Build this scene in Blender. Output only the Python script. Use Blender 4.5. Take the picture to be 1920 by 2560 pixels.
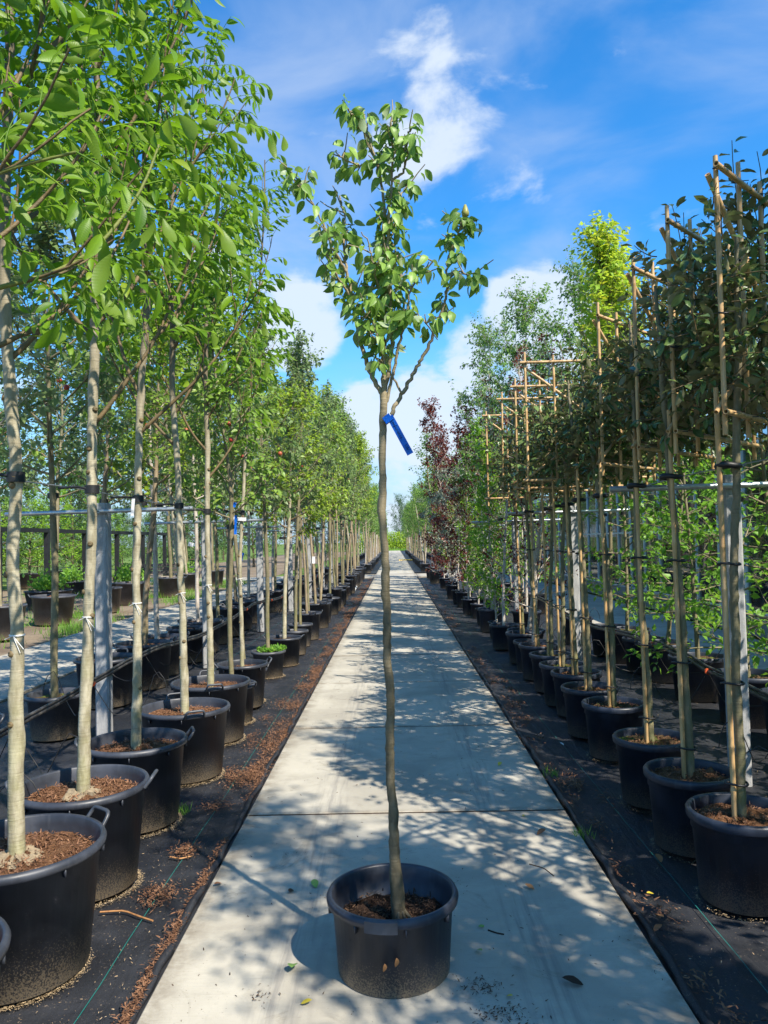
import bpy, math, random
import numpy as np
from mathutils import Matrix, Vector
R = math.radians
S = bpy.context.scene
C = S.collection
for o in list(bpy.data.objects): bpy.data.objects.remove(o)

# ------------------------------------------------------------------ camera
F_PX = 1900.0; EYE = 1.6
ROLL = R(1.3); YAW = -23.4/1900; PIT = 72.5/1900
fw = np.array([math.sin(YAW)*math.cos(PIT), math.cos(YAW)*math.cos(PIT), math.sin(PIT)])
r0 = np.cross(fw, [0, 0, 1]); r0 /= np.linalg.norm(r0); u0 = np.cross(r0, fw)
rt = math.cos(ROLL)*r0 - math.sin(ROLL)*u0
upv = math.sin(ROLL)*r0 + math.cos(ROLL)*u0
cam = bpy.data.cameras.new('camera'); camo = bpy.data.objects.new('camera', cam); C.objects.link(camo)
M = Matrix(((rt[0], upv[0], -fw[0], 0), (rt[1], upv[1], -fw[1], 0), (rt[2], upv[2], -fw[2], EYE), (0, 0, 0, 1)))
camo.matrix_world = M
cam.sensor_fit = 'VERTICAL'; cam.sensor_height = 24; cam.sensor_width = 18; cam.lens = 24*F_PX/2560
cam.clip_start = 0.05; cam.clip_end = 3000
S.camera = camo
S.render.resolution_x = 768; S.render.resolution_y = 1024

def ray(x, y): return fw + rt*(x-960)/F_PX + upv*(1280-y)/F_PX
def at(x, y, Y):
    """world point seen at photo pixel (x, y) that stands Y metres down the path"""
    d = ray(x, y); return np.array([0, 0, EYE]) + d*(Y/d[1])

# ------------------------------------------------------------------ sky, sun
SUN_EL = 47; SUN_AZ = 139.5
sx, sy = math.sin(R(SUN_AZ)), math.cos(R(SUN_AZ))
SUNV = Vector((sx*math.cos(R(SUN_EL)), sy*math.cos(R(SUN_EL)), math.sin(R(SUN_EL))))
world = bpy.data.worlds.new('World'); S.world = world; world.use_nodes = True
wt = world.node_tree; wt.nodes.clear()
def wn(t, **k):
    n = wt.nodes.new(t)
    for a, b in k.items(): setattr(n, a, b)
    return n
def wm(op, a, b=None, clamp=False):
    n = wn('ShaderNodeMath', operation=op, use_clamp=clamp)
    for i, v in enumerate((a, b)):
        if v is None: continue
        if isinstance(v, (int, float)): n.inputs[i].default_value = v
        else: wt.links.new(v, n.inputs[i])
    return n.outputs[0]
sky = wn('ShaderNodeTexSky', sky_type='NISHITA', sun_disc=False, sun_elevation=R(SUN_EL), sun_rotation=R(SUN_AZ),
         altitude=0, air_density=1.0, dust_density=0.35, ozone_density=2.2)
tc = wn('ShaderNodeTexCoord')
nrm = wn('ShaderNodeVectorMath', operation='NORMALIZE'); wt.links.new(tc.outputs['Generated'], nrm.inputs[0])
DIR = nrm.outputs[0]
mp = wn('ShaderNodeMapping'); mp.inputs['Scale'].default_value = (1, 1, 1.7); wt.links.new(DIR, mp.inputs[0])
nz = wn('ShaderNodeTexNoise'); nz.inputs['Scale'].default_value = 7.5; nz.inputs['Detail'].default_value = 9; nz.inputs['Roughness'].default_value = .56
nz.inputs['Distortion'].default_value = .25
wt.links.new(mp.outputs[0], nz.inputs[0])
# thin streaked cirrus
mp2 = wn('ShaderNodeMapping'); mp2.inputs['Scale'].default_value = (1.3, 1, 3.4); mp2.inputs['Rotation'].default_value = (0, R(-28), 0)
wt.links.new(DIR, mp2.inputs[0])
nz2 = wn('ShaderNodeTexNoise'); nz2.inputs['Scale'].default_value = 2.6; nz2.inputs['Detail'].default_value = 7; nz2.inputs['Roughness'].default_value = .52
nz2.inputs['Distortion'].default_value = .5
wt.links.new(mp2.outputs[0], nz2.inputs[0])
def blob(px, py, rad_px, w):
    d = ray(px, py); d = d/np.linalg.norm(d)
    dt = wn('ShaderNodeVectorMath', operation='DOT_PRODUCT'); wt.links.new(DIR, dt.inputs[0]); dt.inputs[1].default_value = tuple(d)
    mr = wn('ShaderNodeMapRange', interpolation_type='SMOOTHSTEP')
    mr.inputs['From Min'].default_value = math.cos(rad_px/F_PX); mr.inputs['From Max'].default_value = 1
    mr.inputs['To Min'].default_value = 0; mr.inputs['To Max'].default_value = w
    wt.links.new(dt.outputs['Value'], mr.inputs['Value'])
    return mr.outputs[0]
puff = nz.outputs['Fac']
for b in [(745, 800, 150, .33), (545, 710, 120, .24), (1370, 800, 170, .34), (1270, 740, 90, .2), (1160, 850, 100, .2), (1130, 1030, 190, .26),
          (960, 1150, 240, .20), (1030, 250, 240, .11), (1130, 400, 200, .09)]:
    puff = wm('ADD', puff, blob(*b))
# away from the picture the same kind of puffs carry on low in the sky
sep = wn('ShaderNodeSeparateXYZ'); wt.links.new(DIR, sep.inputs[0])
low = wn('ShaderNodeMapRange', interpolation_type='SMOOTHSTEP'); low.inputs['From Min'].default_value = .55; low.inputs['From Max'].default_value = 0
low.inputs['To Min'].default_value = 0; low.inputs['To Max'].default_value = .11; wt.links.new(sep.outputs['Z'], low.inputs['Value'])
puff = wm('ADD', puff, low.outputs[0])
cm = wn('ShaderNodeMapRange', interpolation_type='SMOOTHSTEP'); cm.inputs['From Min'].default_value = .61; cm.inputs['From Max'].default_value = .80
wt.links.new(puff, cm.inputs['Value'])
ci = nz2.outputs['Fac']
for b in [(900, 300, 480, .16), (1650, 250, 420, .07), (1400, 520, 240, .16), (560, 420, 380, .07)]:
    ci = wm('ADD', ci, blob(*b))
cm2 = wn('ShaderNodeMapRange', interpolation_type='SMOOTHSTEP'); cm2.inputs['From Min'].default_value = .46; cm2.inputs['From Max'].default_value = .90
cm2.inputs['To Max'].default_value = .75
wt.links.new(ci, cm2.inputs['Value'])
hs = wn('ShaderNodeHueSaturation'); hs.inputs['Saturation'].default_value = 1.34; hs.inputs['Value'].default_value = .92
wt.links.new(sky.outputs[0], hs.inputs['Color'])
tint = wn('ShaderNodeMixRGB', blend_type='MULTIPLY'); tint.inputs['Fac'].default_value = 1; tint.inputs['Color2'].default_value = (.56, .90, 1.0, 1)
wt.links.new(hs.outputs[0], tint.inputs['Color1'])
hz = wn('ShaderNodeMixRGB'); hz.inputs['Color2'].default_value = (1.6, 2.1, 2.9, 1); wt.links.new(tint.outputs[0], hz.inputs['Color1'])
mixc = wn('ShaderNodeMixRGB'); mixc.inputs['Color2'].default_value = (1.7, 2.2, 3.1, 1)
wt.links.new(cm2.outputs[0], mixc.inputs['Fac']); wt.links.new(hz.outputs[0], mixc.inputs['Color1'])
mixp = wn('ShaderNodeMixRGB'); mixp.inputs['Color2'].default_value = (2.7, 3.05, 3.5, 1)
wt.links.new(wm('MULTIPLY', cm.outputs[0], .88), mixp.inputs['Fac']); wt.links.new(mixc.outputs[0], mixp.inputs['Color1'])
hzf = wn('ShaderNodeMapRange', interpolation_type='SMOOTHSTEP'); hzf.inputs['From Min'].default_value = .32; hzf.inputs['From Max'].default_value = -.02
hzf.inputs['To Max'].default_value = .92; wt.links.new(sep.outputs['Z'], hzf.inputs['Value']); wt.links.new(hzf.outputs[0], hz.inputs['Fac'])
bg = wn('ShaderNodeBackground'); bg.inputs['Strength'].default_value = .15
wt.links.new(mixp.outputs[0], bg.inputs['Color'])
wo = wn('ShaderNodeOutputWorld'); wt.links.new(bg.outputs[0], wo.inputs[0])

sl = bpy.data.lights.new('sun', 'SUN'); sl.energy = 4.5; sl.angle = R(.53); sl.color = (1, .92, .80)
so = bpy.data.objects.new('sun', sl); C.objects.link(so); so.location = (3, -4, 12)
so.rotation_euler = (-SUNV).to_track_quat('-Z', 'Y').to_euler()
S.view_settings.view_transform = 'Standard'; S.view_settings.look = 'None'; S.view_settings.gamma = 1
S.view_settings.exposure = 1.02; S.view_settings.use_curve_mapping = False

# ------------------------------------------------------------------ materials
def newmat(name):
    m = bpy.data.materials.new(name); m.use_nodes = True
    nt = m.node_tree; nt.nodes.clear()
    return m, nt
class N:
    def __init__(s, nt): s.nt = nt
    def new(s, t, **k):
        n = s.nt.nodes.new(t)
        for a, b in k.items(): setattr(n, a, b)
        return n
    def put(s, sock, v):
        if hasattr(v, 'links') or hasattr(v, 'is_linked'): s.nt.links.new(v, sock)
        elif isinstance(v, (tuple, list)) and len(v) == 3 and sock.type == 'RGBA': sock.default_value = (*v, 1)
        else: sock.default_value = v
    def math(s, op, a, b=0, clamp=False):
        n = s.new('ShaderNodeMath', operation=op, use_clamp=clamp); s.put(n.inputs[0], a); s.put(n.inputs[1], b); return n.outputs[0]
    def obj(s): return s.new('ShaderNodeTexCoord').outputs['Object']
    def objr(s):
        """object coordinates shifted by a random amount per object"""
        v = s.new('ShaderNodeVectorMath', operation='ADD'); s.put(v.inputs[0], s.obj())
        i = s.new('ShaderNodeObjectInfo'); s.put(v.inputs[1], s.math('MULTIPLY', i.outputs['Random'], 37.0)); return v.outputs[0]
    def map(s, v, sc=(1, 1, 1), rot=(0, 0, 0)):
        n = s.new('ShaderNodeMapping'); n.inputs['Scale'].default_value = sc; n.inputs['Rotation'].default_value = rot; s.put(n.inputs[0], v); return n.outputs[0]
    def noise(s, v, sc, det=4, rough=.55, dist=0):
        n = s.new('ShaderNodeTexNoise'); s.put(n.inputs[0], v); n.inputs['Scale'].default_value = sc; n.inputs['Detail'].default_value = det
        n.inputs['Roughness'].default_value = rough; n.inputs['Distortion'].default_value = dist; return n.outputs['Fac']
    def vor(s, v, sc, feat='F1'):
        n = s.new('ShaderNodeTexVoronoi', feature=feat); s.put(n.inputs[0], v); n.inputs['Scale'].default_value = sc; return n
    def mr(s, v, a, b, c=0, d=1, smooth=True):
        n = s.new('ShaderNodeMapRange', interpolation_type='SMOOTHSTEP' if smooth else 'LINEAR'); s.put(n.inputs['Value'], v)
        n.inputs['From Min'].default_value = a; n.inputs['From Max'].default_value = b; n.inputs['To Min'].default_value = c; n.inputs['To Max'].default_value = d
        return n.outputs[0]
    def mix(s, f, a, b, bt='MIX'):
        n = s.new('ShaderNodeMixRGB', blend_type=bt); s.put(n.inputs[0], f); s.put(n.inputs[1], a); s.put(n.inputs[2], b); return n.outputs[0]
    def bump(s, h, st, d=.01):
        n = s.new('ShaderNodeBump'); s.put(n.inputs['Height'], h); n.inputs['Strength'].default_value = st; n.inputs['Distance'].default_value = d; return n.outputs[0]
    def out(s, col, rough=.6, nor=None, spec=.5, metal=0, **k):
        p = s.new('ShaderNodeBsdfPrincipled'); s.put(p.inputs['Base Color'], col); s.put(p.inputs['Roughness'], rough)
        p.inputs['Specular IOR Level'].default_value = spec; p.inputs['Metallic'].default_value = metal
        if nor is not None: s.put(p.inputs['Normal'], nor)
        for a, b in k.items(): s.put(p.inputs[a.replace('_', ' ')], b)
        o = s.new('ShaderNodeOutputMaterial'); s.nt.links.new(p.outputs[0], o.inputs[0]); return p
def xyz(n, v):
    s = n.new('ShaderNodeSeparateXYZ'); n.put(s.inputs[0], v); return s.outputs

def leafmat(name, a, b, under, trans=.35, rough=.42, veins=0.0, tcol=None, young=None):
    m, nt = newmat(name); n = N(nt)
    g = n.new('ShaderNodeNewGeometry'); oi = n.new('ShaderNodeObjectInfo')
    rnd = n.math('FRACT', n.math('ADD', g.outputs['Random Per Island'], oi.outputs['Random']))
    col = n.mix(rnd, a, b)
    r2 = n.math('FRACT', n.math('MULTIPLY', rnd, 17.3))
    if young: col = n.mix(n.mr(r2, .82, 1.0), col, young)
    hb = n.noise(n.objr(), 1.6, 2)
    col = n.mix(n.mr(hb, .35, .7, 0, .35), col, tuple(c*1.5 for c in b))
    nor = None
    if veins:
        uv = n.new('ShaderNodeUVMap', uv_map='UVMap').outputs[0]; q = xyz(n, uv)
        side = n.math('ABSOLUTE', n.math('SUBTRACT', q[0], .5))
        w = n.math('SUBTRACT', q[1], n.math('MULTIPLY', side, .55))
        wv = n.math('ABSOLUTE', n.math('SINE', n.math('MULTIPLY', w, 46.0)))
        ve = n.mr(wv, .0, .22, 1, 0); mid = n.mr(side, .012, .035, 1, 0)
        ve = n.math('MAXIMUM', ve, mid)
        col = n.mix(n.math('MULTIPLY', ve, veins), col, tuple(min(1, c*1.9+.02) for c in b))
        nor = n.bump(wv, .12, .002)
    col = n.mix(g.outputs['Backfacing'], col, under)
    p = n.new('ShaderNodeBsdfPrincipled'); n.put(p.inputs['Base Color'], col); p.inputs['Roughness'].default_value = rough
    p.inputs['Specular IOR Level'].default_value = .32
    if nor is not None: n.put(p.inputs['Normal'], nor)
    t = n.new('ShaderNodeBsdfTranslucent'); n.put(t.inputs[0], n.mix(rnd, tcol or tuple(c*1.8 for c in a), tuple(c*1.8 for c in b)))
    mx = n.new('ShaderNodeMixShader'); mx.inputs[0].default_value = trans
    nt.links.new(p.outputs[0], mx.inputs[1]); nt.links.new(t.outputs[0], mx.inputs[2])
    o = n.new('ShaderNodeOutputMaterial'); nt.links.new(mx.outputs[0], o.inputs[0])
    return m

MT = {}
MT['pear_leaf'] = leafmat('pear_leaf', (.085, .19, .03), (.21, .33, .06), (.30, .38, .22), .32, .38, .35, tcol=(.16, .34, .03))
MT['walnut_leaf'] = leafmat('walnut_leaf', (.045, .125, .006), (.15, .27, .012), (.15, .24, .03), .40, .45, .1, tcol=(.20, .42, .01), young=(.22, .29, .02))
MT['apple_leaf'] = leafmat('apple_leaf', (.10, .20, .032), (.22, .34, .06), (.21, .27, .13), .35, .42, 0, tcol=(.22, .36, .04), young=(.22, .27, .04))
MT['lime_leaf'] = leafmat('lime_leaf', (.15, .25, .02), (.30, .41, .04), (.24, .32, .08), .4, .4, 0, tcol=(.34, .46, .04))
MT['pale_apple_leaf'] = leafmat('pale_apple_leaf', (.09, .155, .05), (.18, .25, .09), (.24, .29, .19), .32, .42, 0, tcol=(.2, .32, .07))
MT['oleaster_leaf'] = leafmat('oleaster_leaf', (.040, .082, .020), (.13, .19, .055), (.20, .19, .10), .14, .26, .15, tcol=(.10, .15, .04))
MT['hornbeam_leaf'] = leafmat('hornbeam_leaf', (.09, .23, .015), (.26, .43, .03), (.18, .32, .06), .42, .42, 0, tcol=(.3, .5, .03))
MT['maple_leaf'] = leafmat('maple_leaf', (.085, .22, .022), (.17, .34, .035), (.16, .30, .07), .45, .42, 0, tcol=(.3, .52, .03))
MT['golden_leaf'] = leafmat('golden_leaf', (.16, .31, .02), (.33, .46, .04), (.36, .40, .08), .45, .45, 0, tcol=(.6, .62, .04))
MT['copper_leaf'] = leafmat('copper_leaf', (.05, .014, .016), (.14, .032, .022), (.10, .035, .03), .28, .36, 0, tcol=(.4, .05, .02), young=(.24, .09, .04))
MT['silver_leaf'] = leafmat('silver_leaf', (.17, .22, .15), (.27, .32, .24), (.32, .36, .29), .25, .5, 0)
MT['birch_leaf'] = leafmat('birch_leaf', (.05, .14, .03), (.15, .27, .05), (.2, .29, .13), .38, .38, 0, tcol=(.24, .4, .05))
MT['far_leaf'] = leafmat('far_leaf', (.075, .17, .03), (.16, .27, .055), (.17, .25, .09), .38, .5, 0, tcol=(.22, .38, .05))
MT['dark_leaf'] = leafmat('dark_leaf', (.035, .095, .022), (.08, .15, .035), (.1, .16, .06), .3, .5, 0)
MT['weed'] = leafmat('weed', (.09, .24, .02), (.2, .36, .04), (.16, .3, .06), .4, .45, 0)

def barkmat(name, a, b, dark, sc=1.0, ringy=.5, moss=None):
    ringy *= .8
    m, nt = newmat(name); n = N(nt); v = n.objr()
    f = n.noise(n.map(v, (1, 1, .35)), 26*sc, 6, .6)
    col = n.mix(n.mr(f, .35, .7), a, b)
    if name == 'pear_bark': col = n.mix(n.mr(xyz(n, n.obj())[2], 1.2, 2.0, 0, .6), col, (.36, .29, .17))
    rg = n.noise(n.map(v, (.5, .5, 6)), 16*sc, 4, .65)
    col = n.mix(n.mr(rg, .56, .72, 0, ringy), col, dark)
    sp = n.vor(n.map(v, (1, 1, .7)), 120*sc).outputs['Distance']
    col = n.mix(n.mr(sp, .12, .0, 0, .45), col, dark)
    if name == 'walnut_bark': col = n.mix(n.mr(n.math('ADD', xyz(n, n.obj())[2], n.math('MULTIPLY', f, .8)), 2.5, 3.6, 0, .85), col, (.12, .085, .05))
    if moss:
        z = xyz(n, n.obj())[2]
        mo = n.math('MULTIPLY', n.mr(n.noise(v, 9, 5), .42, .66), n.mr(z, 1.7, .3))
        col = n.mix(n.math('MULTIPLY', mo, .4), col, moss)
    h = n.math('ADD', f, n.math('MULTIPLY', rg, .8))
    n.out(col, .62, n.bump(h, .6, .006), .35)
    MT[name] = m
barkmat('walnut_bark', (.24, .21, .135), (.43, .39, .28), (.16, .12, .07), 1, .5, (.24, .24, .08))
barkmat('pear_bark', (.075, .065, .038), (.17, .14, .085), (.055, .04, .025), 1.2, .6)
barkmat('apple_bark', (.20, .15, .095), (.33, .26, .17), (.09, .06, .04), 1, .55, (.22, .21, .07))
barkmat('olive_bark', (.14, .125, .07), (.24, .20, .12), (.07, .055, .035), 1, .5, (.17, .19, .05))
barkmat('young_bark', (.10, .075, .035), (.19, .13, .06), (.07, .05, .03), 1, .4)
barkmat('pale_bark', (.36, .31, .25), (.52, .47, .41), (.14, .10, .08), .8, .6)
barkmat('dark_bark', (.06, .045, .03), (.11, .085, .055), (.03, .022, .016), 1, .5)
barkmat('green_twig', (.13, .16, .03), (.19, .2, .05), (.09, .09, .03), 1, .3)

m, nt = newmat('bamboo'); n = N(nt); v = n.objr()
f = n.noise(n.map(v, (8, 8, .6)), 8, 4)
z = xyz(n, v)[2]
col = n.mix(n.mr(f, .3, .7), (.42, .25, .10), (.60, .40, .19))
col = n.mix(n.mr(n.noise(v, 5, 4), .52, .72, 0, .55), col, (.26, .15, .07))
n.out(col, .38, n.bump(f, .15, .002), .5); MT['bamboo'] = m
m, nt = newmat('bamboo_node'); n = N(nt); n.out((.16, .10, .055), .5); MT['bamboo_node'] = m

def plastic(name, base, sand=.0, hgt=.42):
    m, nt = newmat(name); n = N(nt); v = n.objr(); o = n.obj(); z = xyz(n, o)[2]
    big = n.noise(v, 5, 5, .6); fine = n.noise(v, 160, 3, .7)
    col = n.mix(n.mr(big, .35, .75), base, tuple(c*2.1+.004 for c in base))
    streak = n.noise(n.map(v, (14, 14, .8)), 3, 4); inf = n.new('ShaderNodeObjectInfo').outputs['Random']
    col = n.mix(n.mr(streak, .52, .8, 0, .3), col, (.085, .09, .10))
    # splashed sand: grains thrown up from the ground, thickest at the foot
    grain = n.mr(n.math('ADD', fine, n.mr(z, 0, hgt*.8, .15, -.2, False)), .56, .62)
    grain = n.math('MULTIPLY', grain, n.mr(z, hgt*.9, .0, .04, 1.0))
    film = n.math('MULTIPLY', n.mr(z, hgt*.5, .0, 0, 1), n.mr(big, .3, .7, .25, .8))
    col = n.mix(n.math('MULTIPLY', n.math('MULTIPLY', film, n.mr(inf, 0, 1, .6, 2.2, False)), .40*sand), col, (.22, .185, .145))
    col = n.mix(n.math('MULTIPLY', grain, sand), col, (.40, .31, .20))
    n.out(col, n.mr(big, .2, .8, .36, .55), n.bump(n.math('ADD', n.math('MULTIPLY', fine, .3), streak), .12, .003), .5)
    MT[name] = m
plastic('black_plastic', (.022, .025, .033), .7)
plastic('dusty_plastic', (.036, .038, .045), .8)
plastic('rim_plastic', (.028, .032, .04), 0)
plastic('dark_pot_plastic', (.010, .014, .024), .3)
plastic('centre_plastic', (.020, .023, .032), .55, .28)
m, nt = newmat('rubber'); n = N(nt); n.out((.012, .012, .013), .5, n.bump(n.noise(n.objr(), 120, 3), .3, .002)); MT['rubber'] = m
m, nt = newmat('hose'); n = N(nt); n.out(n.mix(n.mr(n.noise(n.objr(), 14, 4), .4, .75), (.02, .02, .022), (.09, .085, .08)), .4); MT['hose'] = m
m, nt = newmat('clip_red'); n = N(nt); n.out((.55, .09, .03), .45); MT['clip_red'] = m
m, nt = newmat('galvanised'); n = N(nt)
n.out(n.mix(n.vor(n.objr(), 40).outputs['Color'], (.42, .45, .47), (.58, .60, .61)), .38, None, .5, .75); MT['galvanised'] = m
m, nt = newmat('wire'); n = N(nt); n.out((.35, .37, .38), .4, None, .5, .7); MT['wire'] = m

m, nt = newmat('post_concrete'); n = N(nt); v = n.objr()
col = n.mix(n.mr(n.noise(n.map(v, (6, 6, 1)), 5, 6, .65), .3, .7), (.24, .245, .25), (.40, .40, .39))
col = n.mix(n.mr(n.noise(v, 60, 4), .58, .7, 0, .5), col, (.2, .2, .2))
n.out(col, .85, n.bump(n.noise(v, 90, 5), .4, .004), .2); MT['post_concrete'] = m

m, nt = newmat('path_concrete'); n = N(nt)
geo = n.new('ShaderNodeNewGeometry'); v = geo.outputs['Position']; o = xyz(n, n.obj())
b1 = n.noise(v, 1.1, 6, .62, .6); b2 = n.noise(v, 7, 6, .7); fine = n.noise(v, 190, 3, .7); brush = n.noise(n.map(v, (1.2, 26, 1), (0, 0, R(7))), 4, 5, .6)
col = n.mix(n.mr(b1, .32, .68), (.32, .295, .24), (.455, .425, .35))
col = n.mix(n.mr(b2, .48, .72, 0, .35), col, (.25, .23, .19))
col = n.mix(n.mr(brush, .55, .8, 0, .4), col, (.235, .215, .18))
col = n.mix(n.mr(fine, .63, .72, 0, .55), col, (.17, .155, .13))
spk = n.vor(v, 34).outputs['Distance']
col = n.mix(n.math('MULTIPLY', n.mr(spk, .10, .05), n.mr(n.noise(v, 5, 3), .5, .62)), col, (.10, .085, .06))
px_ = xyz(n, v)[0]
ty = n.math('MAXIMUM', n.mr(n.math('ABSOLUTE', n.math('SUBTRACT', px_, -.42)), .16, .02), n.mr(n.math('ABSOLUTE', n.math('SUBTRACT', px_, .52)), .16, .02))
ty = n.math('MULTIPLY', ty, n.mr(n.noise(n.map(v, (9, .5, 1)), 3, 5, .65), .42, .68))
col = n.mix(n.math('MULTIPLY', ty, .65), col, (.19, .18, .165))
st = n.mr(n.noise(v, 2.4, 7, .72, 1.2), .57, .66)
col = n.mix(n.math('MULTIPLY', st, .42), col, (.17, .15, .115))
# grime along the slab's own edges
ex = n.math('ABSOLUTE', o[0]); ey = n.math('ABSOLUTE', o[1])
gr = n.math('ADD', n.mr(ex, .80, .935), n.mr(ey, .96, 1.035))
gr = n.math('MULTIPLY', gr, n.mr(b2, .3, .62), True)
col = n.mix(n.math('MULTIPLY', gr, .65), col, (.15, .12, .085))
n.out(col, .82, n.bump(n.math('ADD', n.math('MULTIPLY', fine, .5), n.math('ADD', b2, brush)), .22, .004), .3)
MT['path_concrete'] = m

m, nt = newmat('ground_fabric'); n = N(nt)
v = n.new('ShaderNodeNewGeometry').outputs['Position']
w1 = n.new('ShaderNodeTexWave', bands_direction='X'); n.put(w1.inputs[0], v); w1.inputs['Scale'].default_value = 95
w2 = n.new('ShaderNodeTexWave', bands_direction='Y'); n.put(w2.inputs[0], v); w2.inputs['Scale'].default_value = 95
weave = n.math('MULTIPLY', w1.outputs['Fac'], w2.outputs['Fac'])
d1 = n.noise(v, 2.3, 6, .65, .5); d2 = n.noise(v, 85, 3, .75); d3 = n.noise(v, 14, 5, .7)
col = n.mix(weave, (.010, .011, .014), (.024, .026, .032))
col = n.mix(n.math('MULTIPLY', n.mr(d1, .42, .72), .28), col, (.055, .06, .075))
col = n.mix(n.math('MULTIPLY', n.mr(d2, .60, .70), n.mr(d3, .42, .64)), col, (.26, .20, .14))
n.out(col, n.mr(d1, .3, .7, .42, .7), n.bump(n.math('ADD', n.math('MULTIPLY', weave, .3), n.math('ADD', n.math('MULTIPLY', d3, 1.0), n.math('MULTIPLY', n.noise(n.map(v, (3.2, .8, 1), (0, 0, R(12))), 2.2, 3, .5, .8), 5.0))), .6, .010), .5)
MT['ground_fabric'] = m
m, nt = newmat('fabric_line'); n = N(nt); n.out((.015, .15, .13), .5); MT['fabric_line'] = m

m, nt = newmat('soil_ground'); n = N(nt); v = n.new('ShaderNodeNewGeometry').outputs['Position']
f = n.noise(v, .6, 8, .68); g2 = n.noise(v, 16, 6, .7)
col = n.mix(n.mr(f, .35, .68), (.15, .11, .075), (.25, .20, .14)); col = n.mix(n.mr(g2, .5, .7, 0, .6), col, (.08, .06, .04))
n.out(col, .9, n.bump(g2, .7, .03), .2); MT['soil_ground'] = m
m, nt = newmat('field_green'); n = N(nt); v = n.new('ShaderNodeNewGeometry').outputs['Position']
f = n.noise(v, .35, 8, .7); g2 = n.noise(v, 9, 6, .7)
col = n.mix(n.mr(f, .3, .7), (.07, .13, .02), (.15, .21, .04)); col = n.mix(n.mr(g2, .52, .7, 0, .5), col, (.12, .10, .05))
n.out(col, .9, n.bump(g2, .8, .05), .2); MT['field_green'] = m

def soilmat(name, a, b, c, moss=None):
    m, nt = newmat(name); n = N(nt); v = n.objr()
    f = n.noise(v, 30, 6, .75); g2 = n.noise(n.map(v, (1, 2.5, 1)), 90, 4, .7)
    col = n.mix(n.mr(f, .35, .65), a, b); col = n.mix(n.mr(g2, .55, .68), col, c)
    if moss: col = n.mix(n.mr(n.noise(v, 13, 5), .48, .6), col, moss)
    n.out(col, .95, n.bump(n.math('ADD', f, g2), 1, .012), .15); MT[name] = m
soilmat('mulch', (.11, .05, .025), (.21, .105, .05), (.36, .21, .11))
soilmat('dark_soil', (.022, .014, .010), (.055, .033, .022), (.16, .09, .055))
soilmat('mossy_soil', (.07, .04, .022), (.13, .085, .04), (.24, .16, .09), (.13, .16, .035))
def plain(name, a, b, rough=.8, sc=20):
    m, nt = newmat(name); n = N(nt)
    g = n.new('ShaderNodeNewGeometry'); oi = n.new('ShaderNodeObjectInfo')
    r = n.math('FRACT', n.math('ADD', g.outputs['Random Per Island'], oi.outputs['Random']))
    col = n.mix(r, a, b); col = n.mix(n.mr(n.noise(n.objr(), sc, 4), .4, .7, 0, .5), col, tuple(c*.55 for c in a))
    n.out(col, rough, None, .3); MT[name] = m
plain('litter', (.085, .036, .018), (.29, .15, .08), .8, 40)
plain('pale_litter', (.26, .17, .09), (.48, .36, .22), .8, 40)
plain('dead_leaf', (.22, .09, .035), (.42, .22, .09), .6, 60)
plain('yellow_leaf', (.50, .38, .03), (.62, .50, .06), .5, 60)
plain('fresh_leaf', (.12, .25, .04), (.25, .40, .10), .5, 60)
plain('burlap', (.19, .145, .09), (.29, .23, .15), .95, 60)
plain('sand', (.30, .22, .13), (.46, .35, .21), .95, 50)
plain('black_metal', (.012, .013, .015), (.02, .021, .024), .5, 9)
plain('bench_wood', (.05, .046, .042), (.085, .078, .07), .75, 14)
plain('weathered_wood', (.30, .26, .2), (.40, .35, .27), .8, 14)
plain('white_label', (.72, .73, .74), (.8, .8, .8), .5, 5)
plain('blue_tag', (.005, .13, .62), (.008, .16, .70), .42, 4)
plain('ink', (.01, .01, .03), (.012, .012, .04), .6, 4)
plain('white_string', (.7, .7, .68), (.8, .8, .78), .6, 30)
plain('green_tie', (.0, .16, .13), (.01, .22, .17), .5, 9)
plain('white_pvc', (.6, .61, .62), (.7, .7, .7), .4, 9)
plain('yellow_strap', (.62, .42, .08), (.7, .5, .12), .6, 9)
plain('apple_red', (.35, .04, .03), (.45, .12, .05), .35, 30)
plain('pear_fruit', (.25, .27, .06), (.34, .30, .09), .4, 90)
plain('white_alu', (.72, .74, .75), (.8, .8, .8), .45, 5)
plain('greenhouse_back', (.10, .13, .11), (.16, .19, .16), .9, 1)
plain('brick_red', (.10, .05, .04), (.14, .07, .05), .9, 12)
m, nt = newmat('glass'); n = N(nt)
gl = n.new('ShaderNodeBsdfGlossy'); gl.inputs[0].default_value = (.8, .85, .85, 1); gl.inputs['Roughness'].default_value = .03
tr = n.new('ShaderNodeBsdfTransparent'); tr.inputs[0].default_value = (.62, .72, .68, 1)
df = n.new('ShaderNodeBsdfDiffuse'); df.inputs[0].default_value = (.25, .30, .28, 1)
fr = n.new('ShaderNodeFresnel'); fr.inputs[0].default_value = 1.5
a1 = n.new('ShaderNodeMixShader'); n.put(a1.inputs[0], n.mr(n.noise(n.objr(), 1.5, 6, .7), .4, .75, .08, .4)); nt.links.new(tr.outputs[0], a1.inputs[1]); nt.links.new(df.outputs[0], a1.inputs[2])
a2 = n.new('ShaderNodeMixShader'); n.put(a2.inputs[0], fr.outputs[0]); nt.links.new(a1.outputs[0], a2.inputs[1]); nt.links.new(gl.outputs[0], a2.inputs[2])
oo = n.new('ShaderNodeOutputMaterial'); nt.links.new(a2.outputs[0], oo.inputs[0]); MT['glass'] = m

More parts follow.
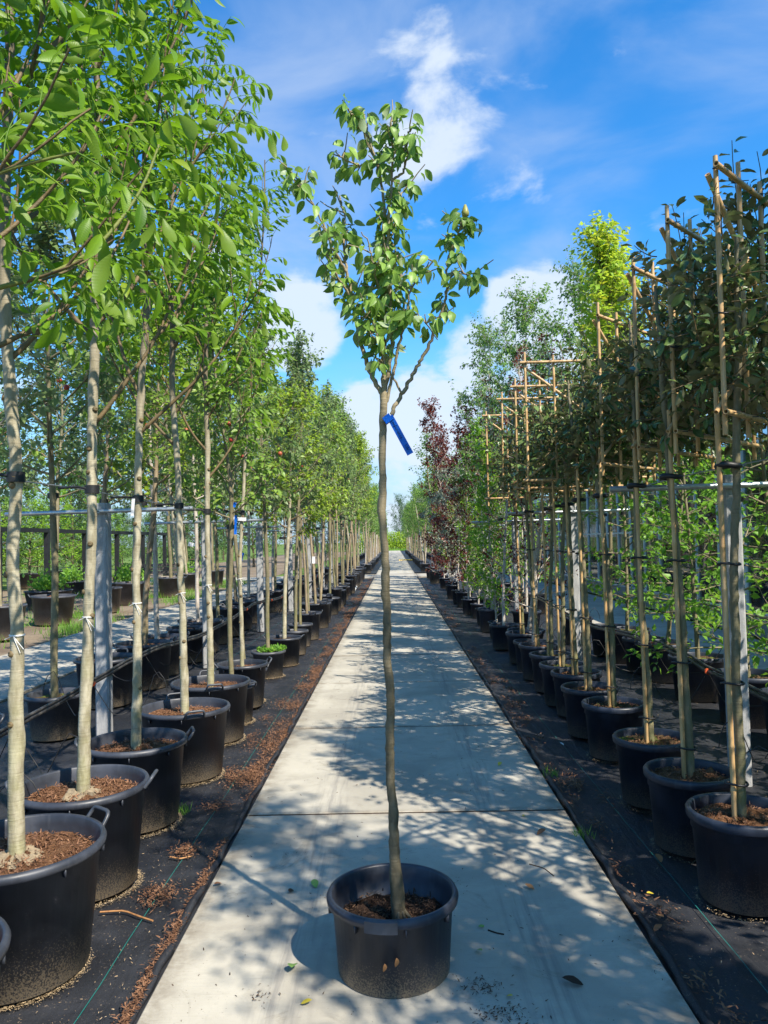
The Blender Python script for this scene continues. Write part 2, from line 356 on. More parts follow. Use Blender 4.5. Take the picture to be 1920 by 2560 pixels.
# ------------------------------------------------------------------ mesh helpers
class MB:
    def __init__(s): s.V = []; s.F = []; s.K = []; s.U = []; s.n = 0
    def add(s, V, F, UV=None):
        V = np.asarray(V, float); F = np.asarray(F, int)
        s.V.append(V); s.F.append(F + s.n); s.n += len(V)
        s.U.append(np.zeros((len(V), 2)) if UV is None else UV)
    def mesh(s, name, mat, smooth=True, uv=False):
        me = bpy.data.meshes.new(name)
        V = np.concatenate(s.V); me.vertices.add(len(V)); me.vertices.foreach_set('co', V.ravel())
        lo = np.concatenate([f.ravel() for f in s.F]); tot = np.concatenate([np.full(len(f), f.shape[1]) for f in s.F])
        st = np.concatenate([[0], np.cumsum(tot)[:-1]])
        me.loops.add(len(lo)); me.loops.foreach_set('vertex_index', lo.astype(np.int32))
        me.polygons.add(len(tot)); me.polygons.foreach_set('loop_start', st.astype(np.int32)); me.polygons.foreach_set('loop_total', tot.astype(np.int32))
        me.polygons.foreach_set('use_smooth', np.full(len(tot), smooth))
        if uv:
            l = me.uv_layers.new(name='UVMap'); U = np.concatenate(s.U); l.data.foreach_set('uv', U[lo].ravel())
        me.update(calc_edges=True); me.materials.append(MT[mat])
        return me
    def build(s, name, mat, parent=None, smooth=True, uv=False): return put(name, s.mesh(name, mat, smooth, uv), parent)
def put(name, me, parent=None, loc=None):
    o = bpy.data.objects.new(name, me); C.objects.link(o)
    if parent is not None: o.parent = parent
    if loc is not None: o.location = loc
    return o
def tag(o, label=None, cat=None, group=None, kind=None):
    if label: o['label'] = label
    if cat: o['category'] = cat
    if group: o['group'] = group
    if kind: o['kind'] = kind
    return o
def empty(name, loc, label=None, cat=None, group=None, rz=0):
    o = bpy.data.objects.new(name, None); C.objects.link(o); o.location = loc; o.rotation_euler = (0, 0, rz); o.empty_display_size = .1
    return tag(o, label, cat, group)
def kids(o): return KIDS.get(o.name, [])
def copy_tree(o, chmap, parent=None):
    c = o.copy(); C.objects.link(c)
    if parent is not None: c.parent = parent
    for ch in chmap.get(o, []): copy_tree(ch, chmap, c)
    return c
def childmap():
    d = {}
    for o in bpy.data.objects:
        if o.parent is not None: d.setdefault(o.parent, []).append(o)
    return d
def subtree(o): return {x: list(x.children) for x in [o] + list(o.children_recursive)}

def nrmz(a): return a/np.maximum(np.linalg.norm(a, axis=-1, keepdims=True), 1e-9)
def frames(pts):
    pts = np.asarray(pts, float); t = np.gradient(pts, axis=0); t = nrmz(t)
    a = np.array([0, 0, 1.]) if abs(t[0][2]) < .9 else np.array([1., 0, 0])
    x = nrmz(np.cross(a, t[0])); X = []; Y = []
    for i in range(len(pts)):
        x = nrmz(x - t[i]*np.dot(x, t[i])); X.append(x); Y.append(np.cross(t[i], x))
    return t, np.array(X), np.array(Y)
def tube(pts, rad, n=8, cap=True, bumps=None):
    pts = np.asarray(pts, float); m = len(pts); rad = np.broadcast_to(np.asarray(rad, float), (m,))
    t, X, Y = frames(pts); a = np.linspace(0, 2*math.pi, n, endpoint=False)
    rr = rad[:, None]*np.ones((m, n))
    if bumps is not None: rr = rr*bumps
    V = pts[:, None, :] + rr[..., None]*(np.cos(a)[None, :, None]*X[:, None, :] + np.sin(a)[None, :, None]*Y[:, None, :])
    V = V.reshape(-1, 3)
    i = np.arange(m-1)[:, None]*n; j = np.arange(n)[None, :]; k = (j+1) % n
    F = np.stack([i+j, i+k, i+n+k, i+n+j], -1).reshape(-1, 4)
    return V, F, n, m
def add_tube(mb, pts, rad, n=8, cap=True, bumps=None):
    V, F, n, m = tube(pts, rad, n, cap, bumps)
    mb.add(V, F)
    if cap:
        base = V.shape[0]
        ctr = np.array([pts[0], pts[-1]], float); 
        for e, c in ((0, 0), (m-1, 1)):
            vv = np.vstack([ctr[c][None], V[e*n:(e+1)*n]]); j = np.arange(n); k = (j+1) % n
            f = np.stack([np.zeros(n, int), 1+(k if e == 0 else j), 1+(j if e == 0 else k)], -1); mb.add(vv, f)
def add_box(mb, c, s, rot=None):
    c = np.asarray(c, float); s = np.asarray(s, float)/2
    v = np.array([[x, y, z] for x in (-1, 1) for y in (-1, 1) for z in (-1, 1)], float)*s
    if rot is not None: v = v @ np.array(Matrix.Rotation(rot, 3, 'Z')).T
    mb.add(v + c, [[0, 1, 3, 2], [4, 6, 7, 5], [0, 4, 5, 1], [2, 3, 7, 6], [0, 2, 6, 4], [1, 5, 7, 3]])
def add_bevel_box(mb, c, s, b=.006):
    """box with chamfered long edges"""
    sx_, sy_, sz_ = np.asarray(s, float)/2; c = np.asarray(c, float)
    q = [(-sx_+b, -sy_), (sx_-b, -sy_), (sx_, -sy_+b), (sx_, sy_-b), (sx_-b, sy_), (-sx_+b, sy_), (-sx_, sy_-b), (-sx_, -sy_+b)]
    rings = []
    for z, k in ((-sz_, 1), (sz_-b, 1), (sz_, .93)): rings += [[x*k, y*k, z] for x, y in q]
    V = np.array(rings)+c; F = []
    for r in range(2):
        for j in range(8): F.append([r*8+j, r*8+(j+1) % 8, r*8+8+(j+1) % 8, r*8+8+j])
    mb.add(V, F); mb.add(V[16:24], [[0, 1, 2, 3, 4, 5, 6, 7]])
def add_lathe(mb, prof, n=40, wob=None):
    prof = np.asarray(prof, float); m = len(prof); a = np.linspace(0, 2*math.pi, n, endpoint=False)
    r = prof[:, 0][:, None]*np.ones((m, n))
    if wob is not None: r = r*wob(a, prof)
    V = np.stack([r*np.cos(a), r*np.sin(a), np.repeat(prof[:, 1][:, None], n, 1)], -1).reshape(-1, 3)
    i = np.arange(m-1)[:, None]*n; j = np.arange(n)[None]; k = (j+1) % n
    mb.add(V, np.stack([i+j, i+k, i+n+k, i+n+j], -1).reshape(-1, 4))

# leaf templates : tip along +Y, upper face +Z
def leaf_t(rows, W, fold=.25, curl=.25, wav=0.0, shape=1.0):
    V = [(0, 0, 0)]; U = [(.5, 0)]
    for i, t in enumerate(rows):
        w = W*.5*(math.sin(math.pi*t**shape))**.8; z = -curl*t*t; s = wav*(-1)**i
        V += [(-w, t, z+fold*w+s*w), (0, t, z), (w, t, z+fold*w-s*w)]; U += [(.5-w, t), (.5, t), (.5+w, t)]
    V.append((0, 1, -curl)); U.append((.5, 1)); F = [(0, 2, 1), (0, 3, 2)]; k = len(rows)
    for i in range(k-1):
        a = 1+3*i; b = a+3
        F += [(a, a+1, b), (a+1, b+1, b), (a+1, a+2, b+1), (a+2, b+2, b+1)]
    a = 1+3*(k-1); e = len(V)-1; F += [(a, a+1, e), (a+1, a+2, e)]
    return np.array(V), np.array(F), np.array(U)
T_HI = leaf_t([.14, .32, .52, .72, .88], .56, .35, .30, .06)
T_WAL = leaf_t([.12, .3, .5, .7, .87], .37, .40, .42, .04, 1.2)
T_OLE = leaf_t([.15, .38, .62, .84], .46, .4, .12, .08)
T_MID = leaf_t([.42], .62, .3, .25)
T_LONG = leaf_t([.42], .5, .3, .2)
T_LO = (np.array([(0, 0, 0), (-.3, .45, .06), (0, 1, -.12), (.3, .45, .06)]), np.array([(0, 2, 1), (0, 3, 2)]), np.array([(.5, 0), (0, .45), (.5, 1), (1, .45)]))

def lframes(D, Nn):
    y = nrmz(D); z = nrmz(Nn - y*(Nn*y).sum(-1, keepdims=True)); x = np.cross(y, z); return x, y, z
def add_leaves(mb, P, D, Nn, Sz, T):
    if len(P) == 0: return
    V, F, U = T; x, y, z = lframes(D, Nn)
    W = P[:, None] + Sz[:, None, None]*(V[None, :, 0:1]*x[:, None]+V[None, :, 1:2]*y[:, None]+V[None, :, 2:3]*z[:, None])
    nv = len(V); FF = (F[None]+(np.arange(len(P))*nv)[:, None, None]).reshape(-1, 3)
    mb.add(W.reshape(-1, 3), FF, np.tile(U, (len(P), 1)))
def lmat(P, D, Nn, s):
    x, y, z = lframes(D[None], Nn[None]); x, y, z = x[0]*s, y[0]*s, z[0]*s
    return Matrix(((x[0], y[0], z[0], P[0]), (x[1], y[1], z[1], P[1]), (x[2], y[2], z[2], P[2]), (0, 0, 0, 1)))

def poly(rg, p, d, L, n=6, up=.1, wob=.12):
    pts = [np.array(p, float)]; d = nrmz(np.array(d, float))
    for i in range(n):
        d = nrmz(d + np.array([0, 0, up]) + rg.normal(0, wob, 3)); pts.append(pts[-1]+d*L/n)
    return np.array(pts)
def resample(pts, n):
    pts = np.asarray(pts, float); s = np.concatenate([[0], np.cumsum(np.linalg.norm(np.diff(pts, axis=0), axis=1))])
    u = np.linspace(0, s[-1], n); return np.stack([np.interp(u, s, pts[:, k]) for k in range(3)], -1)
def smoothline(pts, n):
    p = resample(pts, n*2)
    for _ in range(max(2, n//6)):
        p[1:-1] = (p[:-2]+2*p[1:-1]+p[2:])/4
    return resample(p, n)
def twig_leaves(rg, pts, n, size, droop=.3, out=.8, t0=.15, spread=.0):
    m = len(pts); u = np.sort(rg.uniform(t0, 1, n))*(m-1); i = np.minimum(u.astype(int), m-2); f = (u-i)[:, None]
    P = pts[i]*(1-f)+pts[i+1]*f; T = nrmz(pts[i+1]-pts[i])
    rad = rg.normal(0, 1, (n, 3)); rad = nrmz(rad - T*(rad*T).sum(-1, keepdims=True))
    D = nrmz(T*.5 + rad*out + np.array([0, 0, -droop]))
    Nn = np.array([0, 0, 1.]) + rg.normal(0, .45, (n, 3))
    P = P + rad*size*.25 + rg.normal(0, 1, (n, 3))*spread
    return P, D, Nn, size*rg.uniform(.65, 1.2, n)

def woody(rg, zc0, zc1, rmax, nb, ntw, nlf, size, r_tr=.025, elev=(35, 65), up=.10, droop=.35, prof=None, tw_len=.3,
          T=T_MID, leader=True, lean=.03, spread=.0, sides=5, bare=.25, z_low=.0):
    """crown with a leader, branches, twigs and leaves. returns trunk MB, branch MB, leaf MB"""
    tr = MB(); br = MB(); lf = MB()
    axis = poly(rg, (0, 0, z_low), (rg.normal(0, lean), rg.normal(0, lean), 1), zc1-z_low, 16, .06, .03)
    zz = axis[:, 2]; rad = np.interp(zz, [0, zc0, zc1], [r_tr, r_tr*.8, .004])
    n = 8
    bm = 1+rg.normal(0, .05, (len(axis), n))
    ax2 = smoothline(axis, 40); bm = 1+rg.normal(0, .055, (40, n))
    add_tube(tr, ax2, np.interp(ax2[:, 2], [0, .12, zc0, zc1], [r_tr*1.2, r_tr, r_tr*.82, .004]), n, True, bm)
    ga = rg.uniform(0, 6.28)
    for b in range(nb):
        t = (b+rg.uniform(.1, .9))/nb; z = zc0+(zc1-zc0)*t*.92
        p = np.array([np.interp(z, zz, axis[:, 0]), np.interp(z, zz, axis[:, 1]), z]); ga += 2.4+rg.normal(0, .35)
        el = R(np.interp(t, [0, 1], elev)+rg.normal(0, 7)); L = rmax*(prof(t) if prof else 1)*rg.uniform(.75, 1.15)
        d = (math.cos(ga)*math.cos(el), math.sin(ga)*math.cos(el), math.sin(el))
        bp = poly(rg, p, d, L, 7, up, .07); add_tube(br, bp, np.linspace(max(.005, r_tr*.38*(1-t*.5)), .0025, len(bp)), sides, False)
        for k in range(ntw):
            q = rg.uniform(bare, 1)*(len(bp)-1); i = min(int(q), len(bp)-2); tp = bp[i]+(bp[i+1]-bp[i])*(q-i)
            td = nrmz(bp[i+1]-bp[i])*.8 + nrmz(rg.normal(0, 1, 3))*.9 + np.array([0, 0, .15])
            tw = poly(rg, tp, td, tw_len*rg.uniform(.5, 1.3), 4, .04, .15)
            if sides > 3: add_tube(br, tw, np.linspace(.003, .0012, len(tw)), 3, False)
            add_leaves(lf, *twig_leaves(rg, tw, nlf, size, droop, spread=spread), T)
        add_leaves(lf, *twig_leaves(rg, bp, nlf, size, droop, t0=bare, spread=spread), T)
    top = axis[axis[:, 2] > zc0+(zc1-zc0)*.6]
    if len(top) > 1: add_leaves(lf, *twig_leaves(rg, top, nlf*3, size, droop, spread=spread*.5), T)
    return tr, br, lf

# ------------------------------------------------------------------ pots
POT = {}
def pot_profile(r, h, kind):
    rb = r*(.84 if kind != 'tall' else .9)
    if kind == 'ribbed':
        return [(0, .012), (rb-.02, .012), (rb-.012, 0), (rb, .004), (rb+(r-rb)*.62, h*.78), (rb+(r-rb)*.64+.006, h*.785), (r-.008, h-.045), (r+.006, h-.043), (r+.011, h-.036),
                (r+.013, h-.01), (r+.006, h), (r-.008, h), (r-.013, h-.008), (r-.016, h-.06), (r*.9, h*.5), (0, h*.5)]
    return [(0, .012), (rb-.02, .012), (rb-.012, 0), (rb, .006), (r-.006, h-.034), (r+.004, h-.034), (r+.014, h-.030), (r+.017, h-.014), (r+.010, h), (r-.002, h+.002),
            (r-.007, h-.006), (r-.010, h-.04), (r*.9, h*.45), (0, h*.45)]
def pot_mesh(r, h, kind, mat, n):
    key = (r, h, kind, mat, n)
    if key in POT: return POT[key]
    mb = MB()
    if kind == 'ribbed':
        def wob(a, pr):
            k = ((pr[:, 1] > .02) & (pr[:, 1] < h*.78) & (pr[:, 0] > r*.8)).astype(float)[:, None]
            return 1+.012*k*np.clip(np.cos(a*14)*4-2.6, 0, 1)[None]
        add_lathe(mb, pot_profile(r, h, kind), n*2, wob)
    else: add_lathe(mb, pot_profile(r, h, kind), n)
    if n >= 40 and kind != 'ribbed':      # little webs under the rim
        for a in np.linspace(0, 2*math.pi, 9)[:-1]+.2:
            c = np.array([math.cos(a)*(r+.002), math.sin(a)*(r+.002), h-.045]); v = []
            add_box(mb, c, (.018, .005, .03), a)
    me = mb.mesh('pot', mat); POT[key] = me; return me
def soil_mesh(rr, z, seed, mat, n=28, amp=.012):
    key = ('soil', rr, z, seed, mat, n)
    if key in POT: return POT[key]
    rg = np.random.default_rng(seed); rings = 7; a = np.linspace(0, 2*math.pi, n, endpoint=False); V = [(0, 0, z+.02)]
    for i in range(1, rings+1):
        q = i/rings
        for t in a: V.append((rr*q*math.cos(t), rr*q*math.sin(t), z+.02*(1-q)+rg.normal(0, amp)*(.5 if i == rings else 1)))
    F3 = [(0, 1+j, 1+(j+1) % n) for j in range(n)]; F4 = []
    for i in range(rings-1):
        for j in range(n): k = (j+1) % n; b = 1+i*n; F4.append((b+j, b+k, b+n+k, b+n+j)[::1])
    mb = MB(); V = np.array(V); mb.add(V, np.array(F4)[:, [0, 3, 2, 1]]); mb.F.append(np.array(F3)+0)
    me = mb.mesh('soil', mat); POT[key] = me; return me
def chips_mesh(rr, z, seed, mat, n, ln=.022, name='mulch_chip'):
    ln = .014
    rg = np.random.default_rng(seed); q = rr*np.sqrt(rg.uniform(0, 1, n)); a = rg.uniform(0, 6.283, n)
    P = np.stack([q*np.cos(a), q*np.sin(a), z+.02*(1-q/rr)+rg.uniform(.004, .016, n)], -1)
    D = rg.normal(0, 1, (n, 3)); D[:, 2] *= .45; Nn = np.array([0, 0, 1.])+rg.normal(0, .5, (n, 3))
    T = (np.array([(-.12, 0, 0), (.12, 0, 0), (.1, 1, .05), (-.1, 1, 0)]), np.array([(0, 1, 2), (0, 2, 3)]), np.zeros((4, 2)))
    mb = MB(); add_leaves(mb, P, D, Nn, ln*rg.uniform(.4, 1.5, n), T); return mb.mesh(name, mat, False)
def handle_mesh(r, h, a, wid=.13):
    mb = MB(); u = np.array([math.cos(a), math.sin(a), 0]); t = np.array([-u[1], u[0], 0])
    c = u*(r+.012)+np.array([0, 0, h-.02])
    pts = [c-t*wid/2, c-t*wid/2*.92+u*.028+np.array([0, 0, .035]), c-t*wid/2*.8+u*.035+np.array([0, 0, .048]), c+t*wid/2*.8+u*.035+np.array([0, 0, .048]), c+t*wid/2*.92+u*.028+np.array([0, 0, .035]), c+t*wid/2]
    add_tube(mb, smoothline(pts, 16), .0085, 8); return mb.mesh('handle', 'rim_plastic')
def add_pot(root, r, h, kind, mat, near, soil='mulch', soil_z=None, seed=0, handles=None, chips=0, chipmat='litter'):
    n = 56 if near else 24
    p = put('pot', pot_mesh(r, h, kind, mat, n), root)
    sz = soil_z if soil_z is not None else h-.06
    s = put('soil', soil_mesh(round(r*.93, 3), sz, seed % 4, soil, 36 if near else 16), root)
    if chips:
        c = put('mulch', chips_mesh(r*.9, sz, seed, chipmat, chips), s); c['kind'] = 'stuff'
    if handles is not None:
        for a in (handles, handles+math.pi): put('handle', handle_mesh(r, h, a), p)
    return p, s

ORD = ['first', 'second', 'third', 'fourth', 'fifth', 'sixth', 'seventh', 'eighth', 'ninth', 'tenth', 'eleventh', 'twelfth', 'thirteenth', 'fourteenth',
       'fifteenth', 'sixteenth', 'seventeenth', 'eighteenth', 'nineteenth', 'twentieth', 'twenty-first', 'twenty-second', 'twenty-third', 'twenty-fourth',
       'twenty-fifth', 'twenty-sixth', 'twenty-seventh', 'twenty-eighth', 'twenty-ninth', 'thirtieth', 'thirty-first', 'thirty-second']

# ------------------------------------------------------------------ ground
def sheet(name, x0, x1, y0, y1, z, mat, nx=1, ny=1, amp=0, seed=0):
    rg = np.random.default_rng(seed); X, Y = np.meshgrid(np.linspace(x0, x1, nx+1), np.linspace(y0, y1, ny+1))
    Z = np.full_like(X, z, dtype=float)
    if amp:
        for k in range(14):
            fx, fy, ph = rg.normal(0, 2.2), rg.normal(0, 1.1), rg.uniform(0, 6.28); Z += amp*.35*np.sin(fx*X+fy*Y+ph)
        Z = np.minimum(Z, z+amp)
    V = np.stack([X, Y, Z], -1).reshape(-1, 3); i = np.arange(ny)[:, None]*(nx+1); j = np.arange(nx)[None]
    F = np.stack([i+j, i+j+1, i+nx+2+j, i+nx+1+j], -1).reshape(-1, 4); mb = MB(); mb.add(V, F)
    return tag(mb.build(name, mat), kind='structure')
sheet('ground', -900, 900, -300, 1500, -.08, 'field_green')
sheet('bare_soil', -16, -6.1, -6, 125, -.05, 'soil_ground', 8, 40, .015, 3)
PX0, PX1 = -.905, .965
tag(sheet('joint_filler', PX0+.01, PX1-.01, -4, 124, -.005, 'dark_soil'))
sheet('weed_fabric', -4.22, PX0-.01, -4, 34.6, -.028, 'ground_fabric', 60, 300, .008, 1)
sheet('weed_fabric', PX1+.01, 3.6, -4, 34.6, -.028, 'ground_fabric', 46, 300, .008, 2)
sheet('weed_fabric', -4.22, PX0-.01, 38.4, 125, -.028, 'ground_fabric', 20, 200, .008, 4)
sheet('weed_fabric', PX1+.01, 3.6, 38.4, 125, -.028, 'ground_fabric', 20, 200, .008, 5)

def slab(name, cx, cy, wx, wy, seed, parent, z=0):
    key = ('slab', round(wx, 2), round(wy, 2))
    if key not in POT:
        mb = MB(); b = .006; sx_, sy_ = wx/2, wy/2
        V = [(-sx_, -sy_, -.1), (sx_, -sy_, -.1), (sx_, sy_, -.1), (-sx_, sy_, -.1), (-sx_, -sy_, -b), (sx_, -sy_, -b), (sx_, sy_, -b), (-sx_, sy_, -b),
             (-sx_+b, -sy_+b, 0), (sx_-b, -sy_+b, 0), (sx_-b, sy_-b, 0), (-sx_+b, sy_-b, 0)]
        F = [(0, 1, 5, 4), (1, 2, 6, 5), (2, 3, 7, 6), (3, 0, 4, 7), (4, 5, 9, 8), (5, 6, 10, 9), (6, 7, 11, 10), (7, 4, 8, 11), (8, 9, 10, 11)]
        mb.add(V, F); POT[key] = mb.mesh(name, 'path_concrete', False)
    return put(name, POT[key], parent, (cx, cy, z))
root = tag(empty('path', (0, 0, 0)), 'central concrete slab path running straight away', None, None, 'structure')
pw = PX1-PX0; pcx = (PX0+PX1)/2
y = 2.475 - 2.07*3; rg = random.Random(5)
while y < 33.5:
    slab('concrete_slab', pcx, y+1.035, pw, 2.07-.03, 0, root, rg.uniform(-.003, .002)); y += 2.07
yc = y
n_c = 0
for k in range(-6, 5):      # the crossing path
    slab('concrete_slab', pcx+k*2.0, yc+1.7, 1.988, 3.38, 0, root, rg.uniform(-.003, .002))
y = yc+3.42
while y < 124: slab('concrete_slab', pcx, y+1.035, pw, 2.07-.03, 0, root, rg.uniform(-.003, .002)); y += 2.07
root2 = tag(empty('side_path', (0, 0, 0)), 'second concrete path on the left behind the potted trees', None, None, 'structure')
y = -1
while y < 33.5: slab('concrete_slab', -5.16, y+1.035, 1.8, 2.056, 0, root2, rg.uniform(-.02, -.016)); y += 2.07
root3 = tag(empty('side_path', (0, 0, 0)), 'concrete path on the right along the greenhouse', None, None, 'structure')
y = -1
while y < 33.5: slab('concrete_slab', 4.55, y+1.035, 1.86, 2.056, 0, root3, rg.uniform(-.02, -.016)); y += 2.07

# folded fabric edges beside the path and green printed lines
def strip(name, xs, mat, w, z, y0, y1, lab, seed):
    rg = np.random.default_rng(seed); ys = np.linspace(y0, y1, int((y1-y0)*6)); x = xs+np.cumsum(rg.normal(0, .0015, len(ys))); x -= np.linspace(0, x[-1]-xs, len(ys))
    V = []; 
    for a, b in zip(x, ys): V += [(a-w/2, b, z), (a+w/2, b, z)]
    F = [(2*i, 2*i+1, 2*i+3, 2*i+2) for i in range(len(ys)-1)]
    mb = MB(); mb.add(V, F); return tag(mb.build(name, mat), kind='structure')
for q, (a, s) in enumerate([(-1.13, 1), (-1.9, 2), (-2.35, 3), (1.28, 4)]):
    strip('marking_line', a-.0, 'fabric_line', .0034, -.0155, -1, 34, '', s)
for sgn, xx in ((-1, PX0-.035), (1, PX1+.035)):
    mb = MB(); rg = np.random.default_rng(7+sgn); ys = np.arange(-1, 34.4, .12)
    pts = np.stack([xx+rg.normal(0, .006, len(ys)), ys, -.012+rg.normal(0, .005, len(ys))], -1)
    add_tube(mb, pts, .017+rg.normal(0, .003, len(ys)), 7, True); mb.build('fabric_fold', 'ground_fabric')
    tag(bpy.data.objects[-1] if False else C.objects[-1], kind='structure')

# ------------------------------------------------------------------ supports
def support(x, y, i, side, far=False):
    root = empty('support_post', (x, y, 0), None, 'post', 'support posts in the ' + side + ' rows')
    mb = MB()
    add_bevel_box(mb, (0, 0, .98), (.115, .115, 2.0), .014); mb.build('post', 'post_concrete', root, False)
    mb = MB(); add_tube(mb, [(-.8, -.079, 1.90), (.8, -.079, 1.915)], .019, 10); mb.build('crossbar', 'galvanised', root)
    mb = MB(); add_tube(mb, [(0, -.10, 1.905), (0, .06, 1.905)], .007, 6)
    add_tube(mb, [(0, -.10, 1.905), (0, -.094, 1.905)], .016, 6); mb.build('bolt', 'wire', root)
    root['label'] = ('grey concrete support post with steel crossbar, %s from the front on the %s' % (ORD[i], side))
    return root
for i, y in enumerate([6.5, 10.1, 14.1, 18.2, 22.3, 26.4, 30.5]): support(-2.5, y, i, 'left')
for i, y in enumerate([5.0, 9.4, 13.8, 18.2, 22.6, 27.0, 31.4]): support(2.2, y, i, 'right')
for x, w in ((-1.72, 'near left tree row'), (-3.2, 'back left tree row'), (1.62, 'near right tree row'), (3.02, 'back right tree row')):
    mb = MB(); ys = np.arange(-3, 33.6, .5); add_tube(mb, np.stack([np.full(len(ys), x), ys, 1.925-.012*np.sin(ys*1.5)**2], -1), .0035, 5)
    tag(mb.build('support_wire', 'wire'), 'thin steel support wire running along the '+w, 'wire', 'support wires')
for x, w in ((-2.4, 'left'), (2.42, 'right')):
    rg = np.random.default_rng(int(abs(x*100)))
    root = empty('irrigation_hose', (x, 0, 0), 'black irrigation hose with thin drip tubes hung between the '+w+' tree rows', 'hose')
    ys = np.arange(-2, 33, .35); pts = np.stack([rg.normal(0, .012, len(ys)), ys, .52+.05*np.sin(ys*1.1)+rg.normal(0, .006, len(ys))], -1)
    mb = MB(); add_tube(mb, pts, .017, 8); add_tube(mb, pts+np.array([.012, 0, .03]), .011, 6); mb.build('hose', 'hose', root)
    for k, y0 in enumerate(np.arange(1.0, 24, 1.25)):
        z0 = float(np.interp(y0, ys, pts[:, 2])); mb = MB(); add_tube(mb, [(0, y0-.012, z0), (0, y0+.012, z0)], .024, 8)
        mb.build('clip', 'clip_red', root)
        for sg in (-1, 1):
            mb = MB(); e = sg*rg.uniform(.45, .75); yy = y0+rg.uniform(-.35, .35)
            mb_p = smoothline([(0, y0, z0), (sg*.15, y0+.05, z0-.28), (sg*.35, yy, z0-.22), (e*.85, yy, z0+.08), (e, yy, z0-.02), (e*1.02, yy, z0-.12)], 18)
            add_tube(mb, mb_p, .0032, 5); mb.build('drip_tube', 'rubber', root)

# ------------------------------------------------------------------ the pear tree in the middle
def big_trunk(mb, line, n_ring, rad, sides, seed, knob=.12, nodes=18):
    rg = np.random.default_rng(seed); L = smoothline(line, n_ring)
    L[1:-1, :2] += rg.normal(0, .0012, (n_ring-2, 2))
    kk_ = 22; L[3:-1, :2] += np.stack([np.interp(np.linspace(0, 1, n_ring-4), np.linspace(0, 1, kk_), np.r_[0, rg.normal(0, .0020, kk_-2), 0]) for _ in (0, 1)], -1); r = np.interp(np.linspace(0, 1, n_ring), np.linspace(0, 1, len(rad)), rad)
    B = 1+rg.normal(0, .018, (n_ring, sides)); a = np.arange(sides)/sides*2*math.pi; idx = np.arange(n_ring)
    for k in range(nodes):
        c = rg.uniform(3, n_ring-2); ph = rg.uniform(0, 6.28); w = rg.uniform(.8, 1.8)
        B += knob*rg.uniform(.5, 1.2)*np.exp(-((idx-c)/w)**2)[:, None]*np.clip(np.cos(a-ph)*1.6-.4, 0, 1)[None]
    B = B/np.mean(B); add_tube(mb, L, r, sides, True, B); return L
SC = 2.2117
def zp(x, y, Y, X0=650, Y0=200, s=SC): return at(X0+x/s, Y0+y/s, Y)
PY = 2.87
base = np.array([0.0, PY, 0])
pear = empty('potted_pear_tree', (0.0, PY, 0), 'slender pear tree with blue tag, alone in a black pot on the concrete path', 'pear tree')
m1659 = [(862, 1990), (858, 1910), (851, 1840), (853, 1790), (846, 1700), (843, 1600), (842, 1500), (837, 1400), (835, 1300), (831, 1200), (828, 1100), (826, 1000), (828, 930), (830, 870), (828, 848)]
tl = [at(x*1.1573, y*1.1573, PY)-base for x, y in m1659]
pc = np.array([-.005, 0, 0])
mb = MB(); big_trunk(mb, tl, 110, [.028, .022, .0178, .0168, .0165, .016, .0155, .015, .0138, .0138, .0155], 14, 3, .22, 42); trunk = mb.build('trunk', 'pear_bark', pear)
mb = MB()
b0 = np.array(tl[0])
for a, l in ((-.3, .07), (-.9, .05), (-1.6, .06), (2.2, .05)):
    add_tube(mb, smoothline([b0+(0, 0, .07), b0+(math.cos(a)*.03, math.sin(a)*.03, .03), b0+(math.cos(a)*l, math.sin(a)*l, -.01)], 7), np.linspace(.008, .005, 7), 6)
mb.build('root_flare', 'pear_bark', trunk)
LEAFV = {}
for k in range(4):
    for nm, T in (('pear', T_HI), ('oleaster', T_OLE)):
        V, F, U = T; rg = np.random.default_rng(k); V2 = V.copy()
        ben = rg.uniform(.1, 1.5) if nm == 'pear' else rg.uniform(-.1, .35); tw = rg.normal(0, .35)
        V2[:, 2] -= ben*V2[:, 1]**2*.45; ca = np.cos(tw*V2[:, 1]); sa = np.sin(tw*V2[:, 1]); x = V2[:, 0].copy(); zz = V2[:, 2].copy()
        V2[:, 0] = x*ca-zz*sa*.4; V2[:, 2] = zz*ca+x*sa
        LEAFV[nm, k] = (V2, F, U)
        mb = MB(); mb.add(V2, F, U)
        if nm == 'pear': add_tube(mb, [(0, -.42, .03), (0, -.2, .03), (0, 0, 0)], .012, 4, False)
        me = mb.mesh('leaf', nm+'_leaf', True, True); LEAFV[nm, k, 'me'] = me
